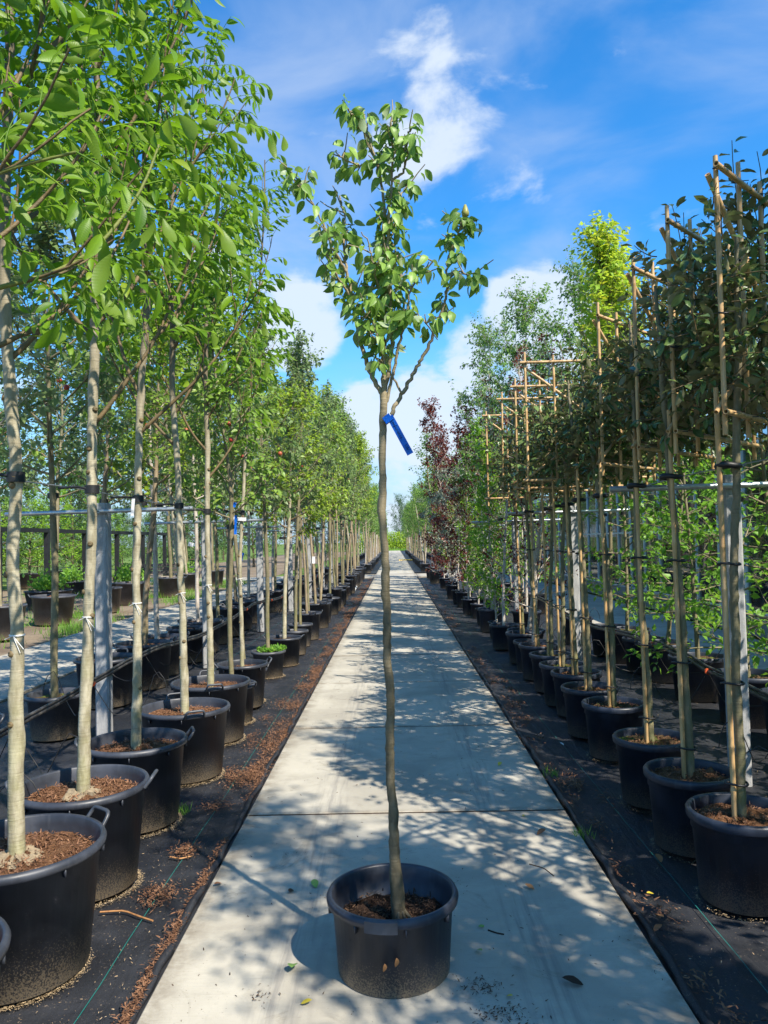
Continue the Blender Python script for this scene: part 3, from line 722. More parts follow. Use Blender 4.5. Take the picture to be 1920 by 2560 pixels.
# limbs traced in the crown: (points in crop pixels, depth offsets start->end, radii, leafy from t)
limbs = [
    ([(680, 1740), (650, 1700), (600, 1600), (545, 1420), (515, 1240), (480, 1050), (462, 900), (470, 760), (440, 640)], (0, .10), (.0095, .003), .30),
    ([(478, 1060), (400, 930), (330, 760), (270, 640), (205, 545)], (.05, -.08), (.006, .002), .1),
    ([(500, 1200), (430, 1090), (370, 960), (330, 850)], (.04, -.12), (.005, .002), .1),
    ([(684, 1730), (680, 1500), (690, 1200), (682, 950), (690, 720), (650, 450), (600, 320), (568, 170)], (0, .05), (.0105, .003), .12),
    ([(690, 1720), (735, 1450), (715, 1150), (705, 900), (722, 640), (735, 380), (722, 240), (730, 170)], (0, -.06), (.009, .003), .12),
    ([(655, 460), (560, 470), (480, 450), (420, 400)], (.04, -.05), (.005, .002), .1),
    ([(600, 320), (530, 240), (480, 150)], (.04, -.1), (.004, .002), .1),
    ([(728, 560), (790, 520), (815, 420), (810, 320), (850, 250)], (-.04, -.1), (.005, .003), .2),
    ([(700, 760), (760, 690), (800, 600), (830, 560)], (-.02, .12), (.004, .002), .1),
    ([(728, 1850), (745, 1800), (790, 1730), (880, 1560), (925, 1500), (965, 1390), (1005, 1290), (1032, 1180), (1030, 1040), (1060, 930), (1110, 820), (1125, 715)], (0, .05), (.0082, .003), .45),
    ([(1035, 1100), (1100, 1060), (1165, 1080), (1190, 1130)], (.03, -.08), (.004, .002), .15),
    ([(700, 1780), (740, 1600), (772, 1450), (800, 1340), (830, 1160), (890, 1070), (960, 1000)], (0, -.10), (.0065, .003), .35),
    ([(785, 1732), (740, 1660), (690, 1570), (660, 1440), (620, 1330)], (.0, -.08), (.005, .002), .3),
    ([(690, 1250), (640, 1080), (600, 900), (560, 840)], (0, -.1), (.005, .002), .2),
    ([(705, 1300), (780, 1080), (740, 900), (770, 840)], (0, .1), (.005, .002), .2),
    ([(810, 1330), (870, 1290), (920, 1350)], (-.05, -.12), (.004, .002), .1),
    ([(560, 1420), (560, 1300), (610, 1210)], (.02, -.1), (.004, .002), .1),
]
rg = np.random.default_rng(21); allL = []; nb_obj = 0
for li, (pts, (da, db), (ra, rb), t0) in enumerate(limbs):
    k = len(pts); w = [zp(x, y, PY+np.interp(i, [0, k-1], [da, db]))-base for i, (x, y) in enumerate(pts)]
    ln = smoothline(w, 12*k//2); ln[1:-1] += rg.normal(0, .002, (len(ln)-2, 3)); mb = MB()
    bump = 1+rg.normal(0, .05, (len(ln), 8)); add_tube(mb, ln, np.linspace(ra, rb, len(ln)), 8, True, bump)
    L = np.linalg.norm(np.diff(ln, axis=0), axis=1).sum(); PP = []
    ntw = int(L*(1-t0)*32)
    for q in range(ntw):     # short spurs
        u = rg.uniform(t0, 1)*(len(ln)-1); i = min(int(u), len(ln)-2); p = ln[i]+(ln[i+1]-ln[i])*(u-i)
        d = nrmz(rg.normal(0, 1, 3))*(1, 1, .6)+nrmz(ln[i+1]-ln[i])*.5+np.array([0, 0, .25])
        tw = poly(rg, p, d, rg.uniform(.03, .13), 3, .05, .15); add_tube(mb, tw, np.linspace(.0032, .0018, 4), 5)
        PP.append(twig_leaves(rg, tw, rg.integers(4, 8), .048, .9, .8, .3))
    PP.append(twig_leaves(rg, ln[int(t0*(len(ln)-1)):], int(L*(1-t0)*15)+3, .050, .9, .8, .05))
    bo = mb.build('branch', 'pear_bark', pear)
    P, D, Nn, Sz = [np.concatenate([a[i] for a in PP]) for i in range(4)]
    allL.append((bo, P, D, Nn, Sz))
tot = sum(len(a[1]) for a in allL)
for bo, P, D, Nn, Sz in allL:
    nobj = int(round(len(P)*298/tot)); idx = rg.permutation(len(P)); mb = MB(); Nn = np.array([.25, -.35, .7])+(Nn-np.array([0, 0, 1.]))*1.3
    for q, i in enumerate(idx):
        if q < nobj:
            o = put('leaf', LEAFV['pear', q % 4, 'me'], bo); o.matrix_basis = lmat(P[i], D[i], Nn[i], Sz[i])
    for kk in range(4):
        sub = idx[nobj:][kk::4]; add_leaves(mb, P[sub], D[sub], Nn[sub], Sz[sub], LEAFV['pear', kk])
    if mb.V: o = mb.build('leaves', 'pear_leaf', bo, True, True); o['kind'] = 'stuff'
for (x, y) in ((740, 275), (1135, 720)):
    mb = MB(); p = zp(x, y, PY-.06)-base
    add_lathe(mb, [(0, .022), (.004, .021), (.007, .014), (.011, .003), (.0145, -.009), (.013, -.02), (.006, -.025), (0, -.026)], 12)
    o = mb.build('pear', 'pear_fruit', pear); o.location = p
# pot
p, s = add_pot(pear, .232, .285, 'tall', 'dusty_plastic', True, 'dark_soil', .185, 1, None, 900, 'dark_chip') if False else (None, None)
plain('dark_chip', (.03, .018, .012), (.14, .08, .045), .9, 60)
p, s = add_pot(pear, .232, .285, 'tall', 'centre_plastic', True, 'dark_soil', .175, 1, None, 1100, 'dark_chip'); p.location = (-.037, .05, 0); s.location = (-.037, .05, 0)
mb = MB()
for q, a in enumerate(np.linspace(-1.86, -1.46, 9)):
    pass
aa = np.linspace(-1.95, -1.5, 12); rr_ = .2555
V = []
for a in aa:
    for (r_, z_) in ((.245, .292), (.262, .289), (.264, .25), (.252, .248)): V.append((r_*math.cos(a), r_*math.sin(a), z_))
F = [(4*i+j, 4*i+4+j, 4*i+4+(j+1) % 4, 4*i+(j+1) % 4) for i in range(11) for j in range(4)] + [(0, 1, 2, 3), (47, 46, 45, 44)]
mb.add(V, F); mb.build('rim_tab', 'rim_plastic', p, False)
for (x, z, s_) in ((-.03, .135, .03), (.012, .155, .034)):
    mb = MB(); V, F, U = LEAFV['pear', 1]; mb.add(V, F, U); o = mb.build('dried_leaf', 'dead_leaf', p); rr2 = -.2155
    o.matrix_basis = lmat(np.array([x, -math.sqrt(.215**2-x*x)-.012, z]), np.array([.15, -.25, -1]), np.array([.4, -1, .2]), s_); o.scale = o.scale
# blue tag on the pear tree
tg = empty('plant_tag', tuple(at(979, 1049, PY-.03)), 'bright blue strip tag with handwriting hanging from the fork of the pear tree', 'tag')
a0 = at(974, 1040, PY-.035); a1 = at(1026, 1135, PY-.045)
ax = a1-a0; Lg = np.linalg.norm(ax); ax = ax/Lg; side = nrmz(np.cross(ax, (0, 1, .05))); nn = np.cross(side, ax)
if nn[1] > 0: nn = -nn; side = -side
loc = np.array(tg.location)
def tagp(u, v, w=0): return a0+ax*u*Lg+side*v+nn*w-loc
mb = MB(); W = .0125; seg = 14; V = []
for i in range(seg+1):
    u = i/seg; wv = .002*math.sin(u*5)
    V += [tagp(u, -W, wv), tagp(u, W, wv), tagp(u, W, wv-.0008), tagp(u, -W, wv-.0008)]
F = [(4*i+j, 4*i+4+j, 4*i+4+(j+1) % 4, 4*i+(j+1) % 4) for i in range(seg) for j in range(4)]+[(0, 1, 2, 3), (4*seg+3, 4*seg+2, 4*seg+1, 4*seg)]
mb.add(V, F); mb.build('strip', 'blue_tag', tg, False)
mb = MB(); c = at(969, 1047, PY-.035)-loc
q1 = np.array([.012, 0, .009]); q2 = np.array([-.008, 0, .012])
V = [c-q1-q2+(0, -.012, 0), c+q1-q2+(0, -.012, 0), c+q1+q2+(0, -.004, 0), c-q1+q2+(0, -.004, 0), c-q1-q2+(0, .012, 0), c+q1-q2+(0, .012, 0), c+q1+q2+(0, .016, 0), c-q1+q2+(0, .016, 0)]
mb.add(V, [(0, 1, 2, 3), (4, 7, 6, 5), (0, 4, 5, 1), (1, 5, 6, 2), (2, 6, 7, 3), (3, 7, 4, 0)]); mb.build('loop', 'blue_tag', tg, False)
# handwriting as pen strokes, each letter a list of polylines in a 0..1 box
GL = {'C': [[(.8, .85), (.5, 1), (.15, .7), (.1, .3), (.4, 0), (.8, .15)]], 'o': [[(.5, .55), (.2, .4), (.2, .1), (.5, 0), (.8, .2), (.75, .45), (.5, .55), (1, .5)]],
      'n': [[(.1, .5), (.15, 0), (.2, .35), (.5, .55), (.7, .4), (.75, 0), (1, .1)]], 'f': [[(0, .1), (.5, .8), (.7, 1), (.5, 1), (.4, .5), (.3, -.4), (.1, -.3), (.5, .2), (1, .3)]],
      'e': [[(.1, .25), (.7, .35), (.6, .55), (.3, .5), (.15, .2), (.4, 0), (1, .15)]], 'r': [[(.1, 0), (.2, .5), (.25, .3), (.6, .55), (.7, .3), (.9, .1)]],
      'c': [[(.7, .5), (.35, .5), (.15, .2), (.4, 0), (1, .1)]], '1': [[(.2, .6), (.5, 1), (.4, 0)]], '5': [[(.8, 1), (.35, .95), (.25, .55), (.6, .6), (.75, .3), (.5, 0), (.1, .1)]],
      '0': [[(.5, 1), (.15, .6), (.2, .1), (.5, 0), (.8, .4), (.75, .85), (.5, 1)]], '/': [[(.9, 1.1), (.1, -.1)]], '-': [[(.1, .4), (.9, .45)]], ' ': []}
mb = MB()
def write(txt, u0, u1, hgt):
    n_ = len(txt); st = (u1-u0)/n_
    for i, ch in enumerate(txt):
        for l in GL[ch]:
            pts = [tagp(u0+(i+x*.9)*st, 0, .0036)+side*(-(z-.4)*hgt)*(1 if side[2] < 0 else -1) for x, z in l]
            add_tube(mb, pts, .00065, 4)
write('Conference', .10, .60, .011); write('150/-', .76, .95, .011)
mb.build('handwriting', 'ink', tg)

# ------------------------------------------------------------------ walnut trees, near left
def compound(rg, nl=7, L=.30, leaf=.104):
    mb = MB(); pts = poly(rg, (0, 0, 0), (0, 1, .25), L, 8, -.08, .03); add_tube(mb, pts, np.linspace(.0028, .0013, 9), 4, False)
    P = []; D = []; Nn = []; Sz = []
    npair = nl//2
    for i in range(npair):
        u = (.34+.58*i/max(1, npair-.4))*8; k = min(int(u), 7); p = pts[k]+(pts[k+1]-pts[k])*(u-k); t = nrmz(pts[k+1]-pts[k])
        for sg in (-1, 1):
            x = np.array([sg, 0, 0.]); P.append(p); D.append(nrmz(x*.95+t*.55+np.array([0, 0, -.5+rg.normal(0, .2)]))); Nn.append(np.array([sg*.25, 0, 1])+rg.normal(0, .2, 3)); Sz.append(leaf*(.62+.34*i/npair)*rg.uniform(.88, 1.12))
    P.append(pts[-1]); D.append(nrmz(pts[-1]-pts[-2]+np.array([0, 0, -.25]))); Nn.append(np.array([0, 0, 1.])+rg.normal(0, .15, 3)); Sz.append(leaf*1.15)
    add_leaves(mb, np.array(P), np.array(D), np.array(Nn), np.array(Sz), T_WAL); return mb
CL = []; CLD = []
for k in range(7):
    mb = compound(np.random.default_rng(40+k), [5, 7, 7, 9, 7, 5, 9][k], [.22, .28, .31, .34, .26, .2, .3][k]); CL.append(mb.mesh('leaf', 'walnut_leaf', True, True))
def walnut(i, base, line, label, br, seed, pot, rad, nleaf_max=300, density=1.0):
    rg = np.random.default_rng(seed); root = empty('potted_walnut_tree', tuple(base), label, 'walnut tree', 'walnut trees in big black pots on the left'); b = np.array(base, float)
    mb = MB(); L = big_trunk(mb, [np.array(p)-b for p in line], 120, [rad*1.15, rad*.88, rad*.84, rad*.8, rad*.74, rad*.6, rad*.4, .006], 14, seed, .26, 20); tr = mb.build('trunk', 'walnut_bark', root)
    cand = []
    for bi, bb in enumerate(br):
        mb = MB()
        if len(bb) == 2:
            bp = smoothline(bb[0], 13)-b; r_ = bb[1]; ln = 1.0
            add_tube(mb, smoothline(bp, 30), np.linspace(r_, .004, 30), 8); bo = mb.build('branch', 'green_twig', root)
        else:
            z, az, el, ln, r_ = bb
            k = int(np.argmin(abs(L[:, 2]-z))); p = L[k]; e = R(el); d = (math.cos(R(az))*math.cos(e), math.sin(R(az))*math.cos(e), math.sin(e))
            bp = poly(rg, p, d, ln, 12, .07, .05); add_tube(mb, smoothline(bp, 26), np.linspace(r_, .004, 26), 7); bo = mb.build('branch', 'young_bark', root)
        lines = [bp[4:] if len(bb) > 2 else bp[6:]]
        for q in range(int(ln*3.2)):
            u = rg.integers(4, 11); d2 = nrmz(bp[u+1]-bp[u])+nrmz(rg.normal(0, 1, 3))*.8+np.array([0, 0, .3]); sb = poly(rg, bp[u], d2, rg.uniform(.2, .5), 6, .08, .07)
            m2 = MB(); add_tube(m2, sb, np.linspace(.005, .0028, 7), 5); m2.build('twig', 'young_bark', bo); lines.append(sb)
        for ln_ in lines:
            LL = np.linalg.norm(np.diff(ln_, axis=0), axis=1).sum(); nn_ = max(3, int(LL*15*density))
            u = np.linspace(.1, 1, nn_)*(len(ln_)-1)
            for v in u:
                ii = min(int(v), len(ln_)-2); pp = ln_[ii]+(ln_[ii+1]-ln_[ii])*(v-ii); t = nrmz(ln_[ii+1]-ln_[ii]); rd = rg.normal(0, 1, 3); rd = nrmz(rd-t*np.dot(rd, t))
                cand.append((bo, pp, nrmz(t*.55+rd*.8+np.array([0, 0, .1])), np.array([0, 0, 1.])+rg.normal(0, .3, 3), rg.uniform(.7, 1.12)))
    rg.shuffle(cand)
    top = L[int(len(L)*.62):]
    for v in np.linspace(0, 1, 34)*(len(top)-2):
        ii = int(v); t = np.array([0, 0, 1.]); rd = rg.normal(0, 1, 3); rd[2] = 0; cand.append((tr, top[ii], nrmz(t*.4+nrmz(rd)*.9), np.array([0, 0, 1.])+rg.normal(0, .3, 3), rg.uniform(.75, 1.15)))
    cand = cand[-34:] + cand[:-34]
    for q, (bo, pp, D, Nn, s_) in enumerate(cand[:nleaf_max-2]):
        o = put('leaf', CL[q % 7], bo); o.matrix_basis = lmat(pp, D, Nn, s_)
    rest = cand[nleaf_max-2:]
    if rest:
        mb = MB()
        for bo, pp, D, Nn, s_ in rest:
            c_ = compound(rg, 7, .28*s_, .104*s_); x, y, z = lframes(D[None], Nn[None]); Rm = np.stack([x[0], y[0], z[0]], 0)
            off = 0
            for V, F, U in zip(c_.V, c_.F, c_.U): mb.add(V @ Rm + pp, F-off, U); off += len(V)
        o = mb.build('leaves', 'walnut_leaf', root, True, True); o['kind'] = 'stuff'
    r, h, hs_, dx = pot
    p, s = add_pot(root, r, h, 'big', 'black_plastic', True, 'mulch', h-.07, seed, hs_, 2600)
    for z in rg.uniform(.75, 2.5, 6):
        k = int(np.argmin(abs(L[:, 2]-z))); a = rg.uniform(-2.8, -.2); d = np.array([math.cos(a), math.sin(a), .2]); d = nrmz(d); kn = MB(); c = L[k]+d*rad*.72
        add_tube(kn, [c, c+d*.008, c+d*.013, c+d*.011, c+d*.006], [.014, .0125, .009, .006, .001], 9, False); kn.build('branch_scar', 'young_bark', tr)
    tie = MB(); k = int(np.argmin(abs(L[:, 2]-1.9))); add_tube(tie, [L[k]-(0, 0, .02), L[k]+(0, 0, .02)], rad+.006, 14)
    add_tube(tie, [L[k]+(-.0, -.02, 0), L[k]+(-.06, -.03, .012), L[k]+(-.16, -.01, .01)], .007, 6); tie.build('rubber_tie', 'rubber', tr)
    stg = MB(); k = int(np.argmin(abs(L[:, 2]-1.28))); add_tube(stg, [L[k]-(0, 0, .003), L[k]+(0, 0, .002)], rad+.001, 14)
    for e in ((-.05, -.03, -.02), (.05, -.035, -.07), (.03, -.03, -.09)): add_tube(stg, [L[k]+(0, -rad-.004, 0), L[k]+np.array(e)*.75], .0016, 4)
    stg.build('string', 'white_string', tr)
    if i in (1, 2):
        bl = MB(); a = np.linspace(0, 2*math.pi, 33)[:-1]; c = L[0]*(1, 1, 0); V = []
        for rr_, zz in ((.03, .012), (.05, .006), (.075, .0), (.10, -.014)):
            for t in a: q = rr_*(1+rg.normal(0, .16)); V.append((c[0]+q*math.cos(t), c[1]+q*math.sin(t), h-.045+zz+rg.normal(0, .006)))
        F = [(k*32+j, k*32+(j+1) % 32, k*32+32+(j+1) % 32, k*32+32+j) for k in range(3) for j in range(32)]; bl.add(V, F); bl.build('burlap', 'burlap', s, False)
    return root
def wl(xy, Y, top):
    return [at(x, y, Y) for x, y in xy] + top
WZ = 5.3
specs = []
# P0: mostly out of frame, its branches reach into the upper left corner
b = (-1.44, 2.2, 0)
walnut(0, b, [(-1.44, 2.2, .38), (-1.45, 2.2, 1.2), (-1.43, 2.22, 2.2), (-1.46, 2.24, 3.2), (-1.44, 2.3, 4.4), (-1.42, 2.3, 5.0)],
       'walnut tree showing only its pot edge and large low leaves at the left edge',
       [([(-1.44, 2.2, 2.05), at(-420, 900, 2.2), at(-100, 740, 2.25), at(60, 705, 2.3), at(150, 682, 2.33), at(240, 640, 2.36), at(290, 560, 2.4), at(360, 480, 2.45), at(410, 320, 2.5)], .011),
        ([(-1.44, 2.2, 2.3), at(-380, 650, 2.0), at(-150, 500, 2.0), at(20, 420, 2.0), at(110, 400, 2.0), at(190, 380, 2.0)], .008), (2.1, 62, 20, 1.25, .011), (2.35, 40, 34, .95, .010), (2.6, 70, 42, 1.3, .012), (2.9, 100, 40, 1.2, .012), (3.1, 35, 50, .9, .011), (3.3, 200, 40, 1.1, .012), (3.6, 310, 40, 1.1, .012), (3.8, 80, 50, 1.1, .01), (4.1, 20, 55, 1, .01)],
       61, (.27, .45, 2.5, 0), .026, 300, .62)
W = [
 (1, 2.957, [(42, 2140), (38, 1900), (45, 1600), (30, 1400), (45, 1230), (28, 1000), (12, 800), (8, 560)], 'pale trunk of the walnut tree nearest the left edge, in the largest front pot',
  [(2.35, 20, 45, .9, .012), (2.6, 200, 40, 1.2, .012), (2.85, 70, 45, 1.1, .012), (3.1, 320, 45, 1.1, .012), (3.3, 130, 50, 1.1, .012), (3.5, 30, 50, 1.1, .012), (3.8, 250, 50, 1.1, .01), (4.0, 350, 50, 1.0, .01), (4.3, 100, 55, 1.0, .009), (4.6, 200, 60, .9, .008)], (.31, .47, .9)),
 (2, 3.676, [(208, 1985), (214, 1750), (222, 1500), (232, 1250), (230, 1050), (238, 900), (236, 700), (235, 480)], 'walnut tree with burlap at its root, second behind the front pot on the left',
  [(2.2, 15, 45, 1.15, .012), (2.62, 170, 48, 1.2, .013), (2.7, 30, 42, 1.2, .013), (2.9, 150, 55, 1.1, .012), (3.0, 60, 55, 1.3, .012), (3.3, 270, 45, 1.1, .012), (3.45, 10, 50, 1.15, .012), (3.7, 120, 50, 1.1, .01), (4.0, 330, 50, 1.15, .01), (4.2, 200, 50, 1.1, .01), (4.45, 45, 55, 1.0, .009), (4.7, 280, 60, .9, .008)], (.29, .475, .1)),
 (3, 4.488, [(340, 1870), (344, 1650), (340, 1450), (345, 1250), (347, 1100), (352, 950), (366, 820), (362, 650), (358, 480)], 'walnut tree in the third big pot on the left, beside a concrete post',
  [(2.25, 0, 40, 1.2, .012), (2.5, 170, 50, 1.2, .012), (2.75, 30, 52, 1.15, .012), (3.0, 120, 50, 1.2, .012), (3.2, 300, 50, 1.1, .012), (3.5, 10, 52, 1.1, .011), (3.7, 220, 50, 1.1, .01), (4.0, 70, 55, 1.0, .01), (4.3, 340, 55, .95, .009), (4.6, 160, 60, .9, .008)], (.28, .47, .35)),
 (4, 5.385, [(462, 1783), (460, 1600), (450, 1400), (447, 1250), (440, 1100), (430, 980), (432, 850), (425, 700), (430, 560)], 'greenish trunk walnut tree in the fourth pot, handle raised at the rim',
  [(2.3, 190, 42, 1.2, .012), (2.55, 20, 50, 1.0, .012), (2.8, 110, 50, 1.1, .012), (3.0, 330, 48, 1.0, .012), (3.3, 220, 50, 1.0, .011), (3.6, 45, 55, 1.0, .01), (3.9, 160, 55, .95, .01), (4.2, 290, 58, .9, .009), (4.5, 20, 60, .8, .008)], (.30, .47, -1.1)),
 (5, 6.36, [(527, 1717), (522, 1500), (518, 1300), (519, 1100), (514, 950), (516, 850), (508, 700), (512, 560)], 'last walnut tree of the left row with a tall free leader against the sky',
  [(2.15, 15, 45, .95, .011), (2.4, 200, 45, 1.1, .012), (2.65, 350, 55, .9, .011), (2.9, 120, 50, 1.1, .012), (3.2, 240, 50, 1.0, .011), (3.5, 60, 55, .9, .01), (3.8, 330, 60, .8, .009), (4.2, 160, 60, .8, .008)], (.31, .47, 1.9)),
]
for (i, Y, xy, lab, br, pot) in W:
    ln = [at(x, y, Y) for x, y in xy]; last = ln[-1]; ln += [last+np.array([.0, .05, .5]), last+np.array([.02, .06, max(.6, 5.0-last[2])])]
    if i == 5: ln = ln[:-2]+[at(560, 640, Y), at(640, 520, Y), at(655, 430, Y)] if False else ln
    b0 = ln[0]
    walnut(i, (b0[0], b0[1], 0), ln, lab, br, 70+i, (pot[0], pot[1], pot[2], 0), .029 if i < 3 else .027, 300, .95 if i < 5 else .8)
# the slim young walnut whose leader stands free right of the others
def slim_walnut():
    Y = 7.6; pts = [at(x, y, Y) for x, y in [(606, 1690), (600, 1400), (612, 1150), (628, 950), (640, 800), (655, 640), (660, 520), (662, 400)]]
    b = pts[0]
    return walnut(9, (b[0], b[1], 0), pts, 'slim young walnut tree with airy free top just left of the pear crown',
       [(3.1, 10, 60, .5, .007), (3.4, 190, 60, .5, .007), (3.7, 60, 60, .45, .006), (4.0, 250, 60, .5, .006), (4.3, 340, 60, .45, .006), (4.5, 120, 62, .4, .005), (4.8, 20, 62, .35, .005)], 99, (.24, .42, .4, 0), .02, 190, .9)
slim_walnut()

# ------------------------------------------------------------------ tree kinds that are copied
def make_kind(name, cat, rg_seed, leafm, barkm, pot, wood_kw, ties=True, near=False, fruit=0, flat=None):
    rg = np.random.default_rng(rg_seed); tr, br, lf = woody(rg, **wood_kw)
    root = empty(name, (0, 0, 0), None, cat)
    t = tr.build('trunk', barkm, root)
    if br.V: br.build('branches', barkm if barkm != 'walnut_bark' else 'young_bark', root)
    o = lf.build('crown', leafm, root); o['kind'] = 'stuff'
    if pot: add_pot(root, *pot[:4], near, pot[4], pot[1]-.05, rg_seed, pot[5] if len(pot) > 5 else None)
    if ties:
        mb = MB(); add_tube(mb, [(0, 0, 1.89), (0, 0, 1.93)], wood_kw.get('r_tr', .025)+.012, 10); mb.build('rubber_tie', 'rubber', t)
    if fruit:
        for k in range(fruit):
            a = rg.uniform(0, 6.28); z = rg.uniform(2.5, 3.8); mb = MB()
            add_lathe(mb, [(0, .022), (.006, .027), (.02, .018), (.026, 0), (.02, -.018), (.006, -.024), (0, -.021)], 10); f = mb.build('apple', 'apple_red', root); f.location = (math.cos(a)*.42, math.sin(a)*.42, z)
    return root
ovoid = lambda t: .55+.75*math.sin(math.pi*min(1, t*.95+.08))*(1-.35*t)
column = lambda t: 1-.62*t
K = {}
def stash(key, root): K[key] = (root, subtree(root))
for k in range(6):
    stash(('apple', k), make_kind('potted_apple_tree', 'fruit tree', 200+k, ['apple_leaf', 'pale_apple_leaf', 'lime_leaf', 'apple_leaf', 'pale_apple_leaf', 'lime_leaf'][k],
        ['apple_bark', 'olive_bark', 'apple_bark', 'olive_bark', 'pale_bark', 'walnut_bark'][k],
        [(.26, .44, 'big', 'black_plastic', 'mulch', .4), (.2, .34, 'big', 'dusty_plastic', 'mossy_soil'), (.27, .46, 'big', 'black_plastic', 'mulch', 1.2), (.22, .38, 'big', 'black_plastic', 'mulch', 2.0), (.26, .42, 'big', 'dusty_plastic', 'mulch', .8), (.24, .42, 'big', 'black_plastic', 'dark_soil', 2.6)][k],
        dict(zc0=1.88, zc1=[4.0, 4.3, 3.9, 4.2, 4.4, 4.1][k], rmax=.80, nb=17, ntw=11, nlf=13, size=.07, r_tr=.026+.003*(k % 3), elev=(16, 72), up=.12, droop=.5, prof=ovoid, tw_len=.28, T=T_MID), fruit=4 if k in (0, 3) else 0))
for k in range(3):
    stash(('far', k), make_kind('distant_potted_tree', 'tree', 230+k, ['far_leaf', 'apple_leaf', 'far_leaf'][k], ['apple_bark', 'pale_bark', 'apple_bark'][k], (.27, .44, 'big', 'dusty_plastic', 'mulch'),
        dict(zc0=2.0, zc1=4.6+.3*k, rmax=.95, nb=14, ntw=9, nlf=9, size=.10, r_tr=.035, elev=(30, 70), up=.12, droop=.4, prof=ovoid, tw_len=.32, T=T_LO, sides=3, spread=.03), ties=False))
for k in range(3):
    stash(('hornbeam', k), make_kind('potted_hornbeam', 'tree', 250+k, 'hornbeam_leaf', 'pale_bark', (.2, .36, 'big', 'dark_pot_plastic', 'dark_soil'),
        dict(zc0=.42, zc1=4.2+.25*k, rmax=.72, nb=44, ntw=6, nlf=8, size=.082, r_tr=.026, elev=(38, 66), up=.08, droop=.15, prof=column, tw_len=.2, T=T_LO, sides=4, bare=.15), ties=False))
for k in range(3):
    stash(('copper', k), make_kind('potted_copper_beech', 'tree', 260+k, 'copper_leaf', 'pale_bark', (.22, .4, 'big', 'dark_pot_plastic', 'dark_soil'),
        dict(zc0=.6, zc1=5.2+.3*k, rmax=1.25, nb=46, ntw=7, nlf=10, size=.09, r_tr=.03, elev=(25, 62), up=.04, droop=.2, prof=column, tw_len=.26, T=T_LO, sides=4, bare=.15), ties=False))
for k in range(2):
    stash(('redmaple', k), make_kind('potted_red_leaved_tree', 'tree', 270+k, 'copper_leaf', 'pale_bark', (.23, .36, 'ribbed', 'dark_pot_plastic', 'mulch'),
        dict(zc0=.7, zc1=4.0, rmax=.55, nb=26, ntw=5, nlf=5, size=.05, r_tr=.032, elev=(20, 60), up=.02, droop=.2, prof=column, tw_len=.22, T=T_MID, bare=.3)))
stash(('silver', 0), make_kind('potted_silver_pear', 'tree', 280, 'silver_leaf', 'dark_bark', (.22, .38, 'big', 'dark_pot_plastic', 'dark_soil'),
      dict(zc0=1.6, zc1=3.6, rmax=1.0, nb=30, ntw=8, nlf=18, size=.06, r_tr=.025, elev=(10, 40), up=-.16, droop=.5, prof=ovoid, tw_len=.25, T=T_LO, sides=4), ties=False))
for k in range(2):
    stash(('birch', k), make_kind('potted_birch', 'birch tree', 290+k, 'birch_leaf', 'pale_bark', (.24, .4, 'ribbed', 'dark_pot_plastic', 'dark_soil'),
        dict(zc0=1.9, zc1=5.9+.4*k, rmax=1.15, nb=52, ntw=11, nlf=13, size=.062, r_tr=.026, elev=(50, 66), up=-.07, droop=.6, prof=lambda t: 1-.55*t, tw_len=.35, T=T_MID), ties=False))
for k in range(3):
    stash(('maple', k), make_kind('potted_field_maple', 'maple tree', 300+k, 'maple_leaf', 'olive_bark', (.27, .42, 'ribbed', 'dark_pot_plastic', 'mossy_soil'),
        dict(zc0=.6, zc1=3.3+.3*k, rmax=.8, nb=26, ntw=7, nlf=8, size=.07, r_tr=.028, elev=(2, 55), up=.0, droop=.05, prof=lambda t: 1-.45*t, tw_len=.28, T=T_MID)))
stash(('golden', 0), make_kind('potted_golden_maple', 'maple tree', 310, 'golden_leaf', 'olive_bark', (.24, .4, 'ribbed', 'dark_pot_plastic', 'dark_soil'),
      dict(zc0=2.0, zc1=5.3, rmax=.95, nb=40, ntw=10, nlf=12, size=.08, r_tr=.028, elev=(40, 75), up=.1, droop=.3, prof=lambda t: 1-.5*t, tw_len=.3, T=T_MID)))
for k in range(3):
    rg_ = 320+k
    stash(('big', k), make_kind('large_tree', 'tree', rg_, ['dark_leaf', 'far_leaf', 'dark_leaf'][k], 'dark_bark', None,
        dict(zc0=.5, zc1=[7.5, 6.5, 9.5][k], rmax=[2.4, 2.2, 3.0][k], nb=34, ntw=11, nlf=13, size=.17, r_tr=.09, elev=(15, 70), up=.06, droop=.3, prof=ovoid, tw_len=.7, T=T_LO, sides=4, spread=.12, bare=.2), ties=False))
stash(('l3', 0), make_kind('broad_potted_tree', 'tree', 330, 'pale_apple_leaf', 'walnut_bark', (.36, .5, 'big', 'dusty_plastic', 'mulch', .5),
      dict(zc0=2.0, zc1=4.9, rmax=1.35, nb=26, ntw=12, nlf=13, size=.085, r_tr=.045, elev=(15, 70), up=.08, droop=.4, prof=ovoid, tw_len=.38, T=T_LO, sides=4, spread=.03), ties=False))
stash(('l3', 1), make_kind('broad_potted_tree', 'tree', 331, 'dark_leaf', 'olive_bark', (.36, .5, 'big', 'dusty_plastic', 'mulch', .5),
      dict(zc0=2.1, zc1=5.3, rmax=1.3, nb=26, ntw=12, nlf=13, size=.085, r_tr=.05, elev=(15, 70), up=.08, droop=.4, prof=ovoid, tw_len=.38, T=T_LO, sides=4, spread=.03), ties=False))
stash(('l3', 2), make_kind('broad_potted_tree', 'tree', 332, 'hornbeam_leaf', 'olive_bark', (.36, .5, 'big', 'dusty_plastic', 'mulch', .5),
      dict(zc0=.7, zc1=3.4, rmax=1.3, nb=40, ntw=9, nlf=12, size=.075, r_tr=.05, elev=(5, 55), up=.02, droop=.2, prof=column, tw_len=.3, T=T_LO, sides=4, spread=.02), ties=False))
